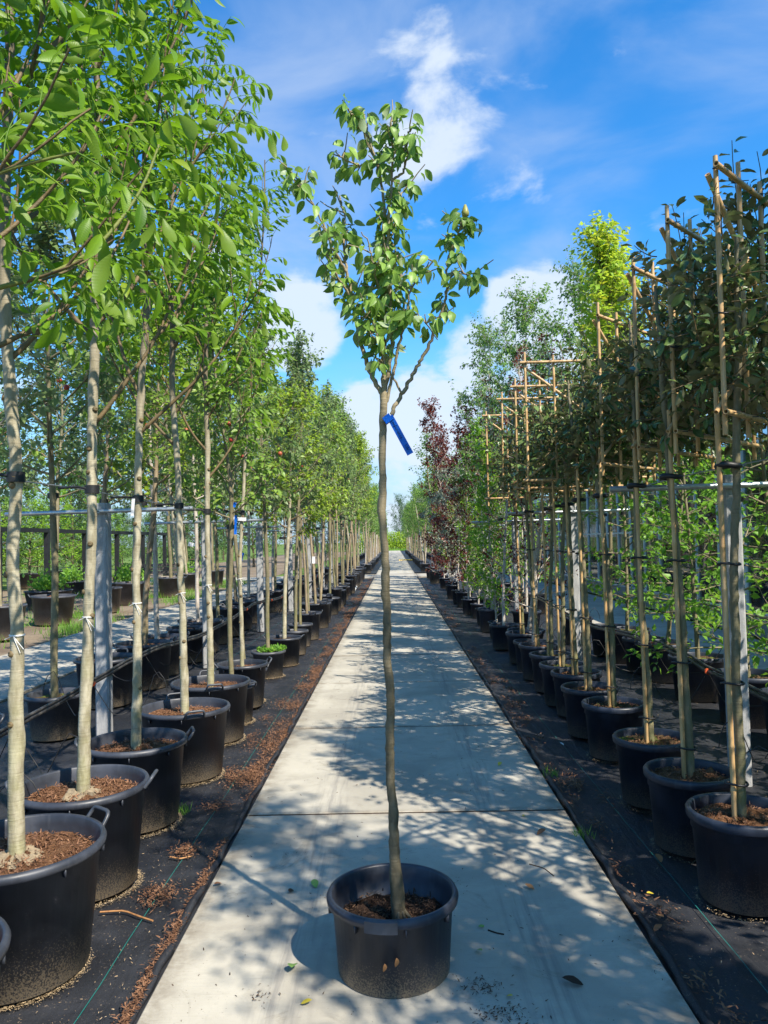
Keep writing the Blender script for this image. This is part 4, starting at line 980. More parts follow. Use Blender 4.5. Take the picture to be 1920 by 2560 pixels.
used = set(); rnd = random.Random(11)
def plant(key, x, y, label, group, sc=1.0, sz=None, rz=None):
    root, sub = K[key]
    if key in used: o = copy_tree(root, sub)
    else: used.add(key); o = root
    o.location = (x, y, -.02); o.rotation_euler = (rnd.gauss(0, .008), rnd.gauss(0, .008), rnd.uniform(0, 6.28) if rz is None else rz)
    o.scale = (sc, sc, sz or sc)
    o['label'] = label; o['group'] = group
    return o
# left near row behind the walnuts
kinds6 = ['grey-green apple tree', 'fruit tree with pale rough bark', 'leafy apple tree', 'slender apple tree', 'pale-trunked fruit tree', 'thin-stemmed fruit tree']
ys = [6.98, 7.85, 9.3, 10.2] + [11.15+.86*k for k in range(26)]
for i, y in enumerate(ys):
    k = [3, 3, 1, 5][i] if i < 4 else rnd.randrange(6)
    lab = {0: 'small pot apple tree tucked behind the last walnut pot, reddish stem', 1: 'apple tree with greenish crooked stem, white label tied to it',
           2: 'fruit tree in a small dusty pot with moss and weeds on top', 3: 'smooth grey-stemmed fruit tree in the big grey pot behind the mossy small pot'}.get(i)
    if i > 3: lab = '%s, %s after the grey pot, near left row' % (kinds6[k], ORD[i-4])
    plant(('apple', k), (-1.52 if i else -1.5)+rnd.uniform(-.05, .05), y, lab, 'potted fruit trees in the near left row', rnd.uniform(.82, 1.02)*(1 if i < 8 else 1+.008*i), rnd.uniform(.9, 1.1)*([.86, .88, .92, .95, .97, 1.0] + [1.0+.012*i]*40)[i])
# left back row
ys = [5.0, 6.6, 7.9, 8.8, 9.7, 10.7, 11.6, 12.6, 13.6, 14.6, 15.8, 17, 18.2, 19.4, 20.6, 21.8, 23, 24.4, 25.8, 27.2, 28.6, 30, 31.4, 32.8]
for i, y in enumerate(ys):
    k = [4, 1, 0, 2, 4, 5][i % 6]
    plant(('apple', k), -2.98+rnd.uniform(-.08, .08), y, '%s, %s in the back left row' % (kinds6[k], ORD[i]), 'potted fruit trees in the back left row', 1.16, 1.08+.01*i)
# trees beyond the side path on the left
for i, (x, y, k) in enumerate([(-8.3, 11.4, 1), (-7.2, 13.8, 0), (-7.4, 16.4, 1), (-7.3, 19, 0), (-7.5, 21.6, 0), (-7.2, 24.5, 1), (-7.5, 27.5, 0), (-7.3, 30.5, 1), (-15.5, 21, 2), (-10.6, 18.6, 1), (-15.2, 24.5, 2),
                               (-15.5, 28, 2), (-15.2, 31.5, 2), (-15.6, 35, 2), (-15.2, 39, 2), (-9.5, 33, 0), (-9.8, 36, 1)]):
    d = ['pale green broad-crowned tree', 'dark green broad-crowned tree', 'bright green bushy tree'][k]
    plant(('l3', k), x, y, '%s left of the side path, %s from the front' % (d, ORD[i]), 'big potted trees beyond the left side path', 1.22)
# second block of rows beyond the crossing path
for i in range(34):
    y = 39.2+1.15*i+.02*i*i
    for x, dy, nm, every in ((-1.5, 0, 'left', 1), (1.65, .4, 'right', 1), (-3.0, 0, 'second left', 2), (3.1, 0, 'second right', 2)):
        if i % every: continue
        q = i//every; near_ = q < (12 if every == 1 else 5)
        lab = '%s tree beyond the crossing path in the %s row' % (ORD[q], nm) if near_ else 'small distant tree near the far end of the %s row' % nm
        plant(('far', rnd.randrange(3)), x+rnd.uniform(-.06, .06), y+dy, lab, ('trees beyond the crossing path, ' if near_ else 'tiny far trees, ')+nm+' row', 1.0 if x != 1.65 else .95, (1 if x < 1 else .92)+rnd.uniform(-.06, .1))
# right near row: red-leaved, hornbeam, copper beech
for i, (y, key, lab) in enumerate([
    (9.4, ('redmaple', 0), 'sparse red-leaved tree with pale trunk right behind the trellis trees'), (10.3, ('redmaple', 1), 'sparse red-leaved tree with knobbly pale trunk in the wide ribbed pot'),
    (11.3, ('redmaple', 0), 'thin red-leaved tree just before the green hornbeams'),
    (12.4, ('hornbeam', 0), 'first bright green hornbeam column beside the red-leaved trees'), (13.4, ('redmaple', 1), 'thin red-leaved tree between two green hornbeams'),
    (14.5, ('hornbeam', 2), 'second bright green hornbeam column on the right'), (15.6, ('hornbeam', 1), 'third bright green hornbeam column on the right'), (16.5, ('copper', 1), 'small dark red copper beech half hidden by hornbeams'),
    (17.4, ('hornbeam', 0), 'last green hornbeam before the main group of copper beeches'), (18.3, ('silver', 0), 'silver-grey weeping pear squeezed between hornbeam and copper beech'),
    (19.3, ('copper', 0), 'nearest tall copper beech with loose dark red branches'), (20.9, ('copper', 2), 'tallest dark red copper beech in the right row'),
    (22.6, ('copper', 1), 'dark red copper beech just behind the tallest one'), (24.2, ('hornbeam', 1), 'green hornbeam between two copper beeches'), (25.6, ('copper', 0), 'farthest dark red copper beech with a reaching side shoot'),
    (27.3, ('hornbeam', 2), 'low green hornbeam behind the copper beeches'), (28.8, ('far', 2), 'round green tree behind the copper beeches'), (30.4, ('far', 0), 'small tree near the crossing path on the right'), (32.0, ('far', 1), 'last tree before the crossing path on the right')]):
    sc_ = {'hornbeam': .78, 'copper': .78}.get(key[0], 1.0)*rnd.uniform(.88, 1.12)
    if y == 16.5: sc_ = .7
    plant(key, 1.66+rnd.uniform(-.12, .12), y, lab, 'feathered trees in the near right row', sc_, sc_*rnd.uniform(1.0, 1.18))
# right back row
for i, (x, y, key, lab) in enumerate([
    (3.0, 4.9, ('maple', 0), 'bright green field maple at the far right edge behind the support post'), (3.0, 5.75, ('maple', 1), 'bright green field maple, second from the right edge'),
    (3.0, 6.6, ('maple', 2), 'bright green field maple, third in the back right row'), (2.98, 7.6, ('maple', 0), 'bright green field maple, fourth in the back right row'),
    (3.0, 8.6, ('maple', 1), 'bright green field maple, fifth in the back right row'), (3.0, 9.9, ('maple', 2), 'bright green field maple, sixth in the back right row'),
    (2.95, 9.15, ('golden', 0), 'tall yellow-green golden maple rising above the trellis trees'), (2.9, 10.5, ('golden', 0), 'second yellow-green golden maple behind the tall one'),
    (2.2, 12.9, ('birch', 0), 'airy weeping birch, nearer of the two in the gap right of the pear tree'), (1.95, 15.9, ('birch', 1), 'airy weeping birch, farther of the two, tallest on the right'),
    (2.75, 11.7, ('birch', 0), 'light birch just behind the golden maples'), (3.0, 16.5, ('maple', 1), 'field maple behind the birches'), (3.0, 18, ('hornbeam', 2), 'hornbeam in the back right row behind the birches'),
    (3.0, 19.5, ('hornbeam', 1), 'second hornbeam in the back right row'), (3.0, 21, ('copper', 1), 'copper beech in the back right row'), (3.0, 23, ('hornbeam', 0), 'third hornbeam in the back right row'),
    (3.0, 25, ('far', 1), 'round tree in the back right row'), (3.0, 27, ('far', 2), 'second round tree in the back right row'), (3.0, 29, ('far', 0), 'third round tree in the back right row'), (3.0, 31, ('far', 1), 'round tree by the crossing path in the back right row')]):
    plant(key, x, y, lab, 'trees in the back right row', 1.0)
# big trees on the horizon
BG = [(-17, 22, 0), (-21, 27, 2), (-16, 30, 1), (-22, 36, 0), (-17, 40, 2), (-12, 46, 0), (-20, 48, 1), (-10, 54, 1), (-15, 58, 0), (-8, 64, 2), (-24, 60, 2), (-12, 72, 1), (-7, 80, 0), (-18, 80, 2), (-6, 95, 1), (-11, 100, 2),
      (-3.5, 130, 1), (2, 134, 0), (6, 126, 1), (-8, 126, 2), (11, 120, 2), (8, 100, 0), (7.5, 80, 1), (9, 62, 0), (8.5, 48, 1), (14, 54, 2), (13, 75, 0), (16, 95, 1), (20, 66, 2), (12, 42, 1),
      (22, 30, 0), (20, 38, 1), (24, 22, 2), (-26, 18, 1), (-30, 30, 2), (-4, 143, 0), (1, 142, 2), (5, 144, 0)]
BG.sort(key=lambda t: t[1]); cnt_ = {}
for i, (x, y, k) in enumerate(BG):
    side = 'left' if x < -5 else ('far end' if y > 115 else 'right')
    lab = ['large dark background tree', 'pale green background tree', 'tallest kind of dark background tree'][k]
    q_ = cnt_.setdefault((side, k), 0); cnt_[side, k] += 1
    lab = lab+(' far behind the %s rows, %s nearest' % (side, ORD[q_]) if side != 'far end' else ', %s of its kind at the far end' % ORD[q_])
    plant(('big', k), x, y, lab, 'background trees, '+side, 1.0)
for i in range(34):
    x = [-22, -18][i % 2]+rnd.uniform(-1, 1)-.1*i; y = 14+2.5*i
    plant(('big', [0, 1][i % 2]), x, y, ['low dark', 'low pale green'][i % 2]+' shrubby tree behind the black frame, %s from the front' % (ORD[i//2] if i//2 < 30 else 'last'), 'tree belt left of the nursery', .5+rnd.uniform(0, .12))
for i in range(12):
    plant(('big', [1, 0][i % 2]), 15+rnd.uniform(-.5, .5), 12+5*i, ['pale', 'dark'][i % 2]+' shrubby tree seen through the greenhouse glass, %s from the front' % ORD[i//2], 'tree belt behind the greenhouse', .62)
# hedge closing the path
def hedge(x0, x1, y, h, lab):
    rg = np.random.default_rng(77); n_ = 9000; P = np.stack([rg.uniform(x0, x1, n_), y+rg.uniform(-.9, .9, n_), h*rg.uniform(0, 1, n_)**.8*(1+.12*np.sin(rg.uniform(0, 6, n_)))], -1)
    mb = MB(); add_leaves(mb, P, rg.normal(0, 1, (n_, 3)), np.array([0, -.3, 1.])+rg.normal(0, .5, (n_, 3)), rg.uniform(.18, .34, n_), T_LO)
    root = empty('hedge', (0, 0, 0), lab, 'hedge'); o = mb.build('foliage', 'golden_leaf', root); o['kind'] = 'stuff'
    rg = np.random.default_rng(78); mb = MB()
    for k in range(60):
        x = rg.uniform(x0, x1); add_tube(mb, poly(rg, (x, y, -.05), (0, 0, 1), h*.8, 5, .1, .1), [.03, .028, .024, .02, .015, .01], 4)
    mb.build('stems', 'dark_bark', root)['kind'] = 'stuff'
hedge(-6, 9, 128, 2.9, 'yellow-green hedge closing the far end of the central path')
for o in C.objects:
    if 'label' in o and not 4 <= len(o['label'].split()) <= 16: print('LABEL', len(o['label'].split()), o['label'])
used_roots = set(K[k][0] for k in K if k not in used)
for r_ in used_roots:
    for o in [r_]+list(r_.children_recursive): bpy.data.objects.remove(o)

# ------------------------------------------------------------------ trellised oleasters, near right row
def bamboo(p0, p1, r, parent, name='bamboo_pole', seed=0):
    rg = np.random.default_rng(seed); p0 = np.array(p0, float); p1 = np.array(p1, float); L = np.linalg.norm(p1-p0); mb = MB()
    nn_ = max(2, int(L/.17)); us = [0]; rs = [r]
    for k in range(1, nn_):
        u = k/nn_+rg.uniform(-.1, .1)/nn_
        for d, q in ((-.010, 1), (-.003, 1.14), (.003, 1.14), (.010, 1)): us.append(u+d/L); rs.append(r*q)
    us.append(1); rs.append(r*.92)
    pts = p0+(p1-p0)*np.array(us)[:, None]; pts += rg.normal(0, .0012, pts.shape)*0
    add_tube(mb, pts, rs, 9, False)
    for e, q in ((0, 1), (-1, -1)):       # hollow, cut ends
        t = nrmz(p1-p0)*q*.03; V, F, _, _ = tube([pts[e], pts[e]+t], [rs[e], rs[e]*.62], 9); V2, F2, _, _ = tube([pts[e]+t*.02, pts[e]+t], [rs[e]*.66, rs[e]*.6], 9)
        mb.add(V2, F2 if q == -1 else F2[:, ::-1]); a = V[:9]; b = V2[:9]; mb.add(np.vstack([a, b]), [(j, (j+1) % 9, 9+(j+1) % 9, 9+j) for j in range(9)])
    return mb.build(name, 'bamboo', parent)
def oleaster(x, y, ang, label, seed, full=True, frame=True, leaf_objs=0, cam=True, zt=3.2, zb=2.12, w0=-.12, w1=.9, dens=1.0, pot=(.215, .385)):
    rg = np.random.default_rng(seed); root = empty('potted_trellis_tree', (x, y, 0), label, 'trellised tree', 'evergreen trellis trees in the near right row')
    u = np.array([math.sin(ang), math.cos(ang), 0]); v = np.array([u[1], -u[0], 0]); v = v if v[1] < 0 else -v
    h = pot[1]
    mb = MB(); ln = poly(rg, (0, 0, h-.06), (rg.normal(0, .015), rg.normal(0, .01), 1), 2.6, 14, .05, .02)
    L = big_trunk(mb, ln, 90, [.024, .020, .019, .018, .017, .015, .008], 11, seed, .16, 22); tr = mb.build('trunk', 'olive_bark', root)
    st = bamboo((-.035, -.02, h-.08), (-.05, -.035, 2.25), .0115, root, 'bamboo_stake', seed)
    for z in (h+.12, .95, 1.45, 1.9):
        k = int(np.argmin(abs(L[:, 2]-z))); t = MB(); c = (L[k]+np.array([-.042, -.028, 0])*1.0)/2+np.array([-.02, -.015, 0])*0; c = np.array([(L[k][0]-.042)/2, (L[k][1]-.028)/2, L[k][2]])
        a = np.linspace(0, 2*math.pi, 17); ring = np.stack([c[0]+.048*np.cos(a), c[1]+.034*np.sin(a), c[2]+.004*np.sin(a*2)], -1)
        add_tube(t, ring, .0055 if z < 1.9 else .014, 6, False); t.build('tie', 'rubber', tr)
    add_pot(root, pot[0], pot[1], 'ribbed', 'dark_pot_plastic', cam and y < 9, ['mulch', 'mulch', 'mossy_soil', 'mossy_soil'][seed % 4], h-.05, seed, None, 700 if (cam and y < 6) else 0)
    if frame:
        fr = MB(); 
        fo = None
        tl_ = empty('bamboo_trellis', (0, 0, 0)); tl_.parent = root
        off = v*.05
        def pt(s, z, k=0): return u*s+off*k+np.array([0, 0, z])
        nv = 5
        for i in range(nv):
            s = w0+(w1-w0)*i/(nv-1); bamboo(pt(s, zb-.09+rg.uniform(-.02, .02), 1), pt(s+rg.normal(0, .01), zt+rg.uniform(.06, .12), 1), .0115, tl_, seed=seed*10+i)
        bamboo(pt(w0-.05, zt, 1.5), pt(w1+.05, zt-.01, 1.5), .0125, tl_, seed=seed*10+7); bamboo(pt(w0-.05, zb, 1.5), pt(w1+.05, zb, 1.5), .0125, tl_, seed=seed*10+8)
        bamboo(pt(w0-.02, zt-.02, .5), pt(w0+.62, zb+.55, .5), .0125, tl_, seed=seed*10+9)
        bamboo(pt(w0-.03, zb+.005, .5), pt(w0+.42, zb+.33, .5), .011, tl_, seed=seed*10+10)
        for s_, z_ in [(w0, zt), (w0+(w1-w0)/5, zt), (w0+2*(w1-w0)/5, zt), (w0, zb), (w0, (zb+zt)/2-.1), (w0+(w1-w0)/5, zb), (w0+(w1-w0)/5, zt-.36)]:
            t = MB(); c = pt(s_, z_, 1.25); a = np.linspace(0, 2*math.pi, 13); add_tube(t, np.stack([c[0]+.019*np.cos(a), c[1]+.019*np.sin(a), c[2]+.008*np.sin(a)], -1), .0045, 5, False)
            add_tube(t, [c+v*.02, c+v*.045+u*.02], .002, 4); t.build('tie', 'rubber', tl_)
    # shoots and leaves
    wood = MB(); PP = []
    nsh = int((170 if full else 70)*dens)
    for k in range(nsh):
        z = rg.uniform(zb-.02, zt-.12); s = rg.uniform(w0+.02, w1) if rg.uniform() < .93 else rg.uniform(w0-.1, w1+.1)
        edge = (s-w0)/(w1-w0)
        if rg.uniform() > .12+1.1*edge and z > zb+.62: continue
        p = u*s+v*rg.normal(0, .06)+np.array([0, 0, z]); d = v*rg.normal(0, .9)+u*rg.normal(0, .6)+np.array([0, 0, rg.uniform(-.25, .75)])
        sh = poly(rg, p, d, rg.uniform(.12, .3), 5, .04, .12); add_tube(wood, sh, np.linspace(.0035, .0018, 6), 4, False); PP.append(twig_leaves(rg, sh, 12, .074, .1, .9, .05))
    for k in range(int(7*dens)):      # leaders above the frame
        s = rg.uniform(w0+.3, w1); p = u*s+np.array([0, 0, zt-.25]); sh = poly(rg, p, (rg.normal(0, .15), rg.normal(0, .15), 1), rg.uniform(.25, .55), 6, .05, .07)
        add_tube(wood, sh, np.linspace(.004, .002, 7), 4, False); PP.append(twig_leaves(rg, sh, 15, .07, .0, .9, .2))
    for z in np.linspace(zb+.05, zt-.1, 5):
        pts = poly(rg, u*(w0+.1)+np.array([0, 0, z]), u, (w1-w0)*.9, 8, 0, .05); add_tube(wood, pts, .005, 5, False)
    P, D, Nn, Sz = [np.concatenate([a[i] for a in PP]) for i in range(4)]
    cr = wood.build('branches', 'young_bark', root)
    dist = np.linalg.norm(P+np.array([x, y, 0])-np.array([0, 0, 1.6]), axis=1); idx = np.argsort(dist+rg.uniform(0, .5, len(P)))
    for q, i in enumerate(idx[:leaf_objs]):
        o = put('leaf', LEAFV['oleaster', q % 4, 'me'], cr); o.matrix_basis = lmat(P[i], D[i], Nn[i], Sz[i])
    mb = MB(); rest = idx[leaf_objs:]
    for kk in range(4):
        sub = rest[kk::4]; add_leaves(mb, P[sub], D[sub], Nn[sub], Sz[sub], LEAFV['oleaster', kk] if y < 7.5 else T_MID)
    o = mb.build('leaves', 'oleaster_leaf', root, True, True); o['kind'] = 'stuff'
    return root
A45 = R(46); A90 = R(94)
TR = [(1.50, 3.42, A45, 'front evergreen trellis tree at the right edge, its pot nearest the viewer on the right', 298), (1.50, 4.0, A45, 'evergreen trellis tree in the second pot on the right, angled bamboo frame', 298),
      (1.53, 4.67, A45, 'evergreen trellis tree in the third pot on the right, red-brown bark mulch in the pot', 298), (1.58, 5.64, A45, 'evergreen trellis tree in the fourth pot, last with an angled frame', 298)]
for i, (x, y, a, lab, lo) in enumerate(TR): oleaster(x, y, a, lab, 400+i, True, True, lo)
oleaster(1.56, 6.25, A45, 'evergreen tree with a low crown and no frame top, between angled and straight trellises', 404, True, False, 0, zt=2.8)
for i, (x, y, w0) in enumerate([(1.62, 6.95, -.38), (1.60, 7.4, -.2), (1.62, 8.05, -.30), (1.62, 8.75, -.35), (1.64, 9.9, -.40)]):
    oleaster(x, y, A90, 'evergreen trellis tree with its frame square across the row, %s of five' % ORD[i], 405+i, True, i != 1, 0, w0=w0, w1=w0+1.05)
for i, y in enumerate([2.75, 2.1, 1.3, .3, -.9]):
    if i == 0: continue
    r_ = oleaster(1.55+(.15 if y > 1 else 0), y, A45, 'evergreen trellis tree beside or behind the viewer on the right, %s outside the picture' % ORD[i], 430+i, False, y in (2.1, 1.3), 0, False, zt=2.95, dens=.3 if y > 1 else .55)

# trees behind the viewer that throw the dappled shade of the picture's foreground
for i, (x, y, k) in enumerate([(3.0, 3.6, 0), (3.0, 1.6, 1), (3.1, -.9, 2)]):
    plant(('maple', k), x, y, 'field maple beside the viewer on the right, outside the picture, %s' % ORD[i], 'trees in the back right row', 1.15)
for q_, (x, y, k) in enumerate(((2.7, .6, ('golden', 0)), (2.6, 2.5, ('birch', 0)), (2.45, .1, ('birch', 1)))):
    plant(k, x, y, 'tall tree beside the viewer on the right, outside the picture, %s' % ORD[q_], 'trees in the back right row', .95)
for i, (x, y) in enumerate([(-1.5, 1.1), (-1.5, .2)]):
    plant(('apple', i), x, y, 'fruit tree beside the viewer on the left, outside the picture, %s' % ORD[i], 'potted fruit trees in the near left row', 1.0)

# ------------------------------------------------------------------ greenhouse on the right
gh = empty('greenhouse', (5.75, 0, 0), 'glass greenhouse wall with pale metal bars behind the right hand trees', 'greenhouse')
mb = MB(); add_box(mb, (.02, 16, .14), (.16, 44, .36)); mb.build('base_wall', 'post_concrete', gh, False)
panes = {}
pm = MB(); add_box(pm, (0, 0, 0), (.008, .955, 1.30)); pme = pm.mesh('glass_pane', 'glass', False)
br_ = MB(); add_box(br_, (-.01, 0, 0), (.06, .055, 2.75)); bme = br_.mesh('glazing_bar', 'white_alu', False)
y = -5.5; i = 0
while y < 37.5:
    put('glazing_bar', bme, gh, (0, y, .32+1.375))
    for z in (.99, 2.34): put('glass_pane', pme, gh, (0, y+.5, z))
    y += 1.0
put('glazing_bar', bme, gh, (0, y, .32+1.375))
for z, w in ((.33, .05), (1.665, .04), (3.04, .12)):
    mb = MB(); add_box(mb, (-.032, 16, z), (.012, 43.2, w)); mb.build('rail', 'white_alu', gh, False)
mb = MB(); mb.add([(0, -5.6, 3.10), (0, 37.6, 3.10), (4, 37.6, 4.6), (4, -5.6, 4.6)], [(0, 3, 2, 1)]); mb.add([(4.0, -5.6, 4.6), (4.0, 37.6, 4.6), (8, 37.6, 3.1), (8, -5.6, 3.1)], [(0, 3, 2, 1)]); mb.build('roof', 'glass', gh, False)
mb = MB(); add_box(mb, (8.0, 16, 1.5), (.1, 43.2, 3.2)); mb.build('back_wall', 'greenhouse_back', gh, False)
mb = MB()
for k in range(22): add_box(mb, (1.8, -4+k*2, .85), (1.2, 1.6, .06)); add_box(mb, (1.8, -4+k*2, .42), (.08, .08, .8))
mb.build('staging', 'weathered_wood', gh, False)
rg = np.random.default_rng(9); n_ = 9000; mb = MB(); P = np.stack([2+rg.normal(0, .5, n_), rg.uniform(-4, 37, n_), .9+np.abs(rg.normal(0, .45, n_))], -1)
add_leaves(mb, P, rg.normal(0, 1, (n_, 3)), np.array([0, 0, 1.])+rg.normal(0, .5, (n_, 3)), rg.uniform(.06, .16, n_), T_LO); o = mb.build('plants_inside', 'dark_leaf', gh); o['kind'] = 'stuff'

# ------------------------------------------------------------------ left background: frame, bench, planters, grass
fr = empty('metal_frame', (-12.3, 0, 0), 'long black post and rail frame beyond the left side path', 'frame')
for k, y in enumerate([20.2, 23.5, 26.8, 30.1, 33.6, 37.1, 40.6, 44.2]):
    mb = MB(); add_box(mb, (0, y, 1.08), (.16, .16, 2.2)); mb.build('post', 'black_metal', fr, False)
mb = MB(); add_box(mb, (0, 32.2, 2.24), (.18, 24.2, .14)); mb.build('rail', 'black_metal', fr, False)
bn = empty('bench', (-9.3, 29.5, -.05), 'dark wooden slatted bench beyond the left side path', 'bench', rz=R(14))
for z, y in ((.45, 0), (.45, .13), (.45, .26)):
    mb = MB(); add_box(mb, (0, y, z), (2.0, .11, .04)); mb.build('seat_slat', 'weathered_wood', bn, False)
for z in (.62, .76, .90):
    mb = MB(); add_box(mb, (0, .36+(z-.6)*.2, z), (2.0, .03, .11)); mb.build('back_slat', 'bench_wood', bn, False)
for x in (-.85, .85):
    mb = MB(); add_box(mb, (x, 0, .215), (.08, .08, .43)); add_box(mb, (x, .30, .215), (.08, .08, .43)); add_box(mb, (x, .40, .70), (.08, .04, .56)); mb.build('leg', 'bench_wood', bn, False)
for i, (x, y, lab) in enumerate([(-9.6, 21, 'wide black container by the left edge with low plants'), (-8.6, 24.6, 'wide black container in front of the bench'), (-11.2, 26.3, 'wide black container under the black frame'),
                                 (-8.5, 30.6, 'wide dark container right of the bench'), (-10.9, 31, 'wide dark container behind the bench')]):
    root = empty('wide_planter', (x, y, -.05), lab, 'planter', 'wide planters near the bench'); add_pot(root, .62, .5, 'big', 'dusty_plastic', False, 'mulch', .44, i)
    rg = np.random.default_rng(600+i); n_ = 500; P = np.stack([rg.normal(0, .2, n_), rg.normal(0, .2, n_), .5+np.abs(rg.normal(0, .2, n_))], -1); mb = MB()
    add_leaves(mb, P, np.array([0, 0, .7])+rg.normal(0, .6, (n_, 3)), rg.normal(0, 1, (n_, 3)), rg.uniform(.08, .15, n_), T_LO); o = mb.build('plants', 'weed', root); o['kind'] = 'stuff'
def grass(name, x0, x1, y0, y1, n_, hgt, seed, z=-.05, dens=None):
    rg = np.random.default_rng(seed); P = np.stack([rg.uniform(x0, x1, n_), rg.uniform(y0, y1, n_), np.full(n_, z)], -1)
    if dens: P = P[dens(P[:, 0], P[:, 1]) > rg.uniform(0, 1, n_)]
    n_ = len(P); mb = MB(); T = (np.array([(-.04, 0, 0), (.04, 0, 0), (.02, .6, .06), (0, 1, .2), (-.02, .6, .06)]), np.array([(0, 1, 2), (0, 2, 4), (4, 2, 3)]), np.zeros((5, 2)))
    add_leaves(mb, P, np.array([0, 0, 1.])+rg.normal(0, .35, (n_, 3))*(1, 1, .2), rg.normal(0, 1, (n_, 3))*(1, 1, .1), hgt*rg.uniform(.4, 1.3, n_), T)
    o = mb.build(name, 'weed', None); o['kind'] = 'stuff'; tag(o, None, 'grass'); return o
gd = lambda x, y: (.5+.5*np.sin(x*2.1+np.sin(y*.9)*1.5))*(.5+.5*np.sin(y*.8+x*.7))*1.4
tag(grass('grass', -8.0, -6.1, 8, 34, 26000, .16, 31, dens=gd), 'green grass strip beside the left side path')
tag(grass('grass', -14, -8, 14, 40, 16000, .22, 32, dens=lambda x, y: gd(x, y)*.8), 'patchy grass between the pots beyond the left side path')
tag(grass('grass', -3, 6, 123.5, 128, 6000, .35, 33, z=-.08), 'grass strip at the far end of the central path')
for i, (px, py, zz, lab) in enumerate([(1462, 2092, 0, 'small tuft of grass at the right edge of the path'), (1376, 1938, 0, 'tiny weed at the path edge by the third right pot'), (452, 2030, 0, 'grass sprig at the foot of the third left pot')]):
    d = ray(px, py); p = np.array([0, 0, EYE])+d*((-.01-EYE)/d[2]); tag(grass('grass_tuft', p[0]-.05, p[0]+.05, p[1]-.05, p[1]+.05, 60, .06, 40+i, z=-.015), lab, 'weed')

# ------------------------------------------------------------------ litter
CH = (np.array([(-.13, 0, 0), (.13, 0, 0), (.10, .55, .08), (0, 1, .02), (-.11, .5, .04)]), np.array([(0, 1, 2), (0, 2, 4), (4, 2, 3)]), np.zeros((5, 2)))
def litter(name, pts, mat, size, lab, seed, cat='litter', T=CH):
    rg = np.random.default_rng(seed); n_ = len(pts); mb = MB(); D = rg.normal(0, 1, (n_, 3)); D[:, 2] *= .22
    add_leaves(mb, pts, D, np.array([0, 0, 1.])+rg.normal(0, .25, (n_, 3)), size*rg.uniform(.35, 1.5, n_), T); o = mb.build(name, mat, None, False); o['kind'] = 'stuff'; tag(o, lab, cat); return o
rg = np.random.default_rng(90)
# brown bark litter in clumps between left pots and path
P = []
for k in range(210):
    y = 5.2+28*rg.uniform(0, 1)**1.35; x = PX0-.05-abs(rg.normal(0, .12)); s = rg.uniform(.03, .12); m_ = int(60+300*s*4)
    q = np.stack([x+rg.normal(0, s*.45, m_), y+rg.normal(0, s*1.2, m_), -.012+rg.uniform(0, .014, m_)], -1); P.append(q[q[:, 0] < PX0-.005])
for (x, y, s) in [(-1.12, 3.55, .045), (-1.13, 4.75, .05), (-1.1, 5.35, .06), (-1.14, 4.05, .035)]:
    m_ = 420; P.append(np.stack([x+rg.normal(0, s, m_), y+rg.normal(0, s*1.3, m_), -.012+rg.uniform(0, .028, m_)], -1))
m_ = 20000; y = 1.8+28*rg.uniform(0, 1, m_)**1.4; y = y[np.sin(y*5.3)+np.sin(y*2.1+1) > -.7]; m_ = len(y); P.append(np.stack([PX0-.03-np.abs(rg.normal(0, .022, m_)), y, -.008+rg.uniform(0, .012, m_)], -1))
litter('leaf_litter', np.concatenate(P), 'litter', .017, 'red-brown bark and leaf litter along the left edge of the path', 91)
m_ = 9000; y = 1.8+28*rg.uniform(0, 1, m_)**1.6; x = rg.uniform(-2.2, PX0-.03, m_); litter('sand_specks', np.stack([x, y, np.full(m_, -.014)+rg.uniform(0, .003, m_)], -1), 'pale_litter', .009, 'pale specks scattered on the left black fabric', 92)
P = []
for k in range(110):
    y = 2+28*rg.uniform(0, 1)**1.3; x = PX1+.05+abs(rg.normal(0, .10)); m_ = 60; s = rg.uniform(.03, .08)
    q = np.stack([x+rg.normal(0, s*.6, m_), y+rg.normal(0, s*1.4, m_), -.014+rg.uniform(0, .01, m_)], -1); P.append(q[q[:, 0] > PX1+.01])
litter('leaf_litter', np.concatenate(P), 'litter', .022, 'brown litter along the right edge of the path', 93)
m_ = 6000; litter('sand_specks', np.stack([rg.uniform(PX1+.03, 3.5, m_), 1.8+26*rg.uniform(0, 1, m_)**1.5, np.full(m_, -.014)+rg.uniform(0, .003, m_)], -1), 'pale_litter', .009, 'pale specks scattered on the right black fabric', 94)
# crumbs on the concrete
P = []
for (cx, cy, s, m_) in [(.33, 2.62, .05, 160), (.42, 2.5, .035, 120), (.28, 2.78, .04, 120), (.2, 3.6, .05, 60), (.62, 2.35, .03, 50), (-.5, 2.75, .03, 30), (.3, 2.35, .1, 70)]:
    P.append(np.stack([cx+rg.normal(0, s, m_), cy+rg.normal(0, s*.8, m_), .003+rg.uniform(0, .006, m_)], -1))
m_ = 900; P.append(np.stack([rg.uniform(PX0, PX1, m_), 1.8+12*rg.uniform(0, 1, m_)**1.6, np.full(m_, .003)], -1))
litter('soil_crumbs', np.concatenate(P), 'dark_chip', .012, 'dark soil crumbs spilled on the concrete around the pear pot', 95, 'soil')
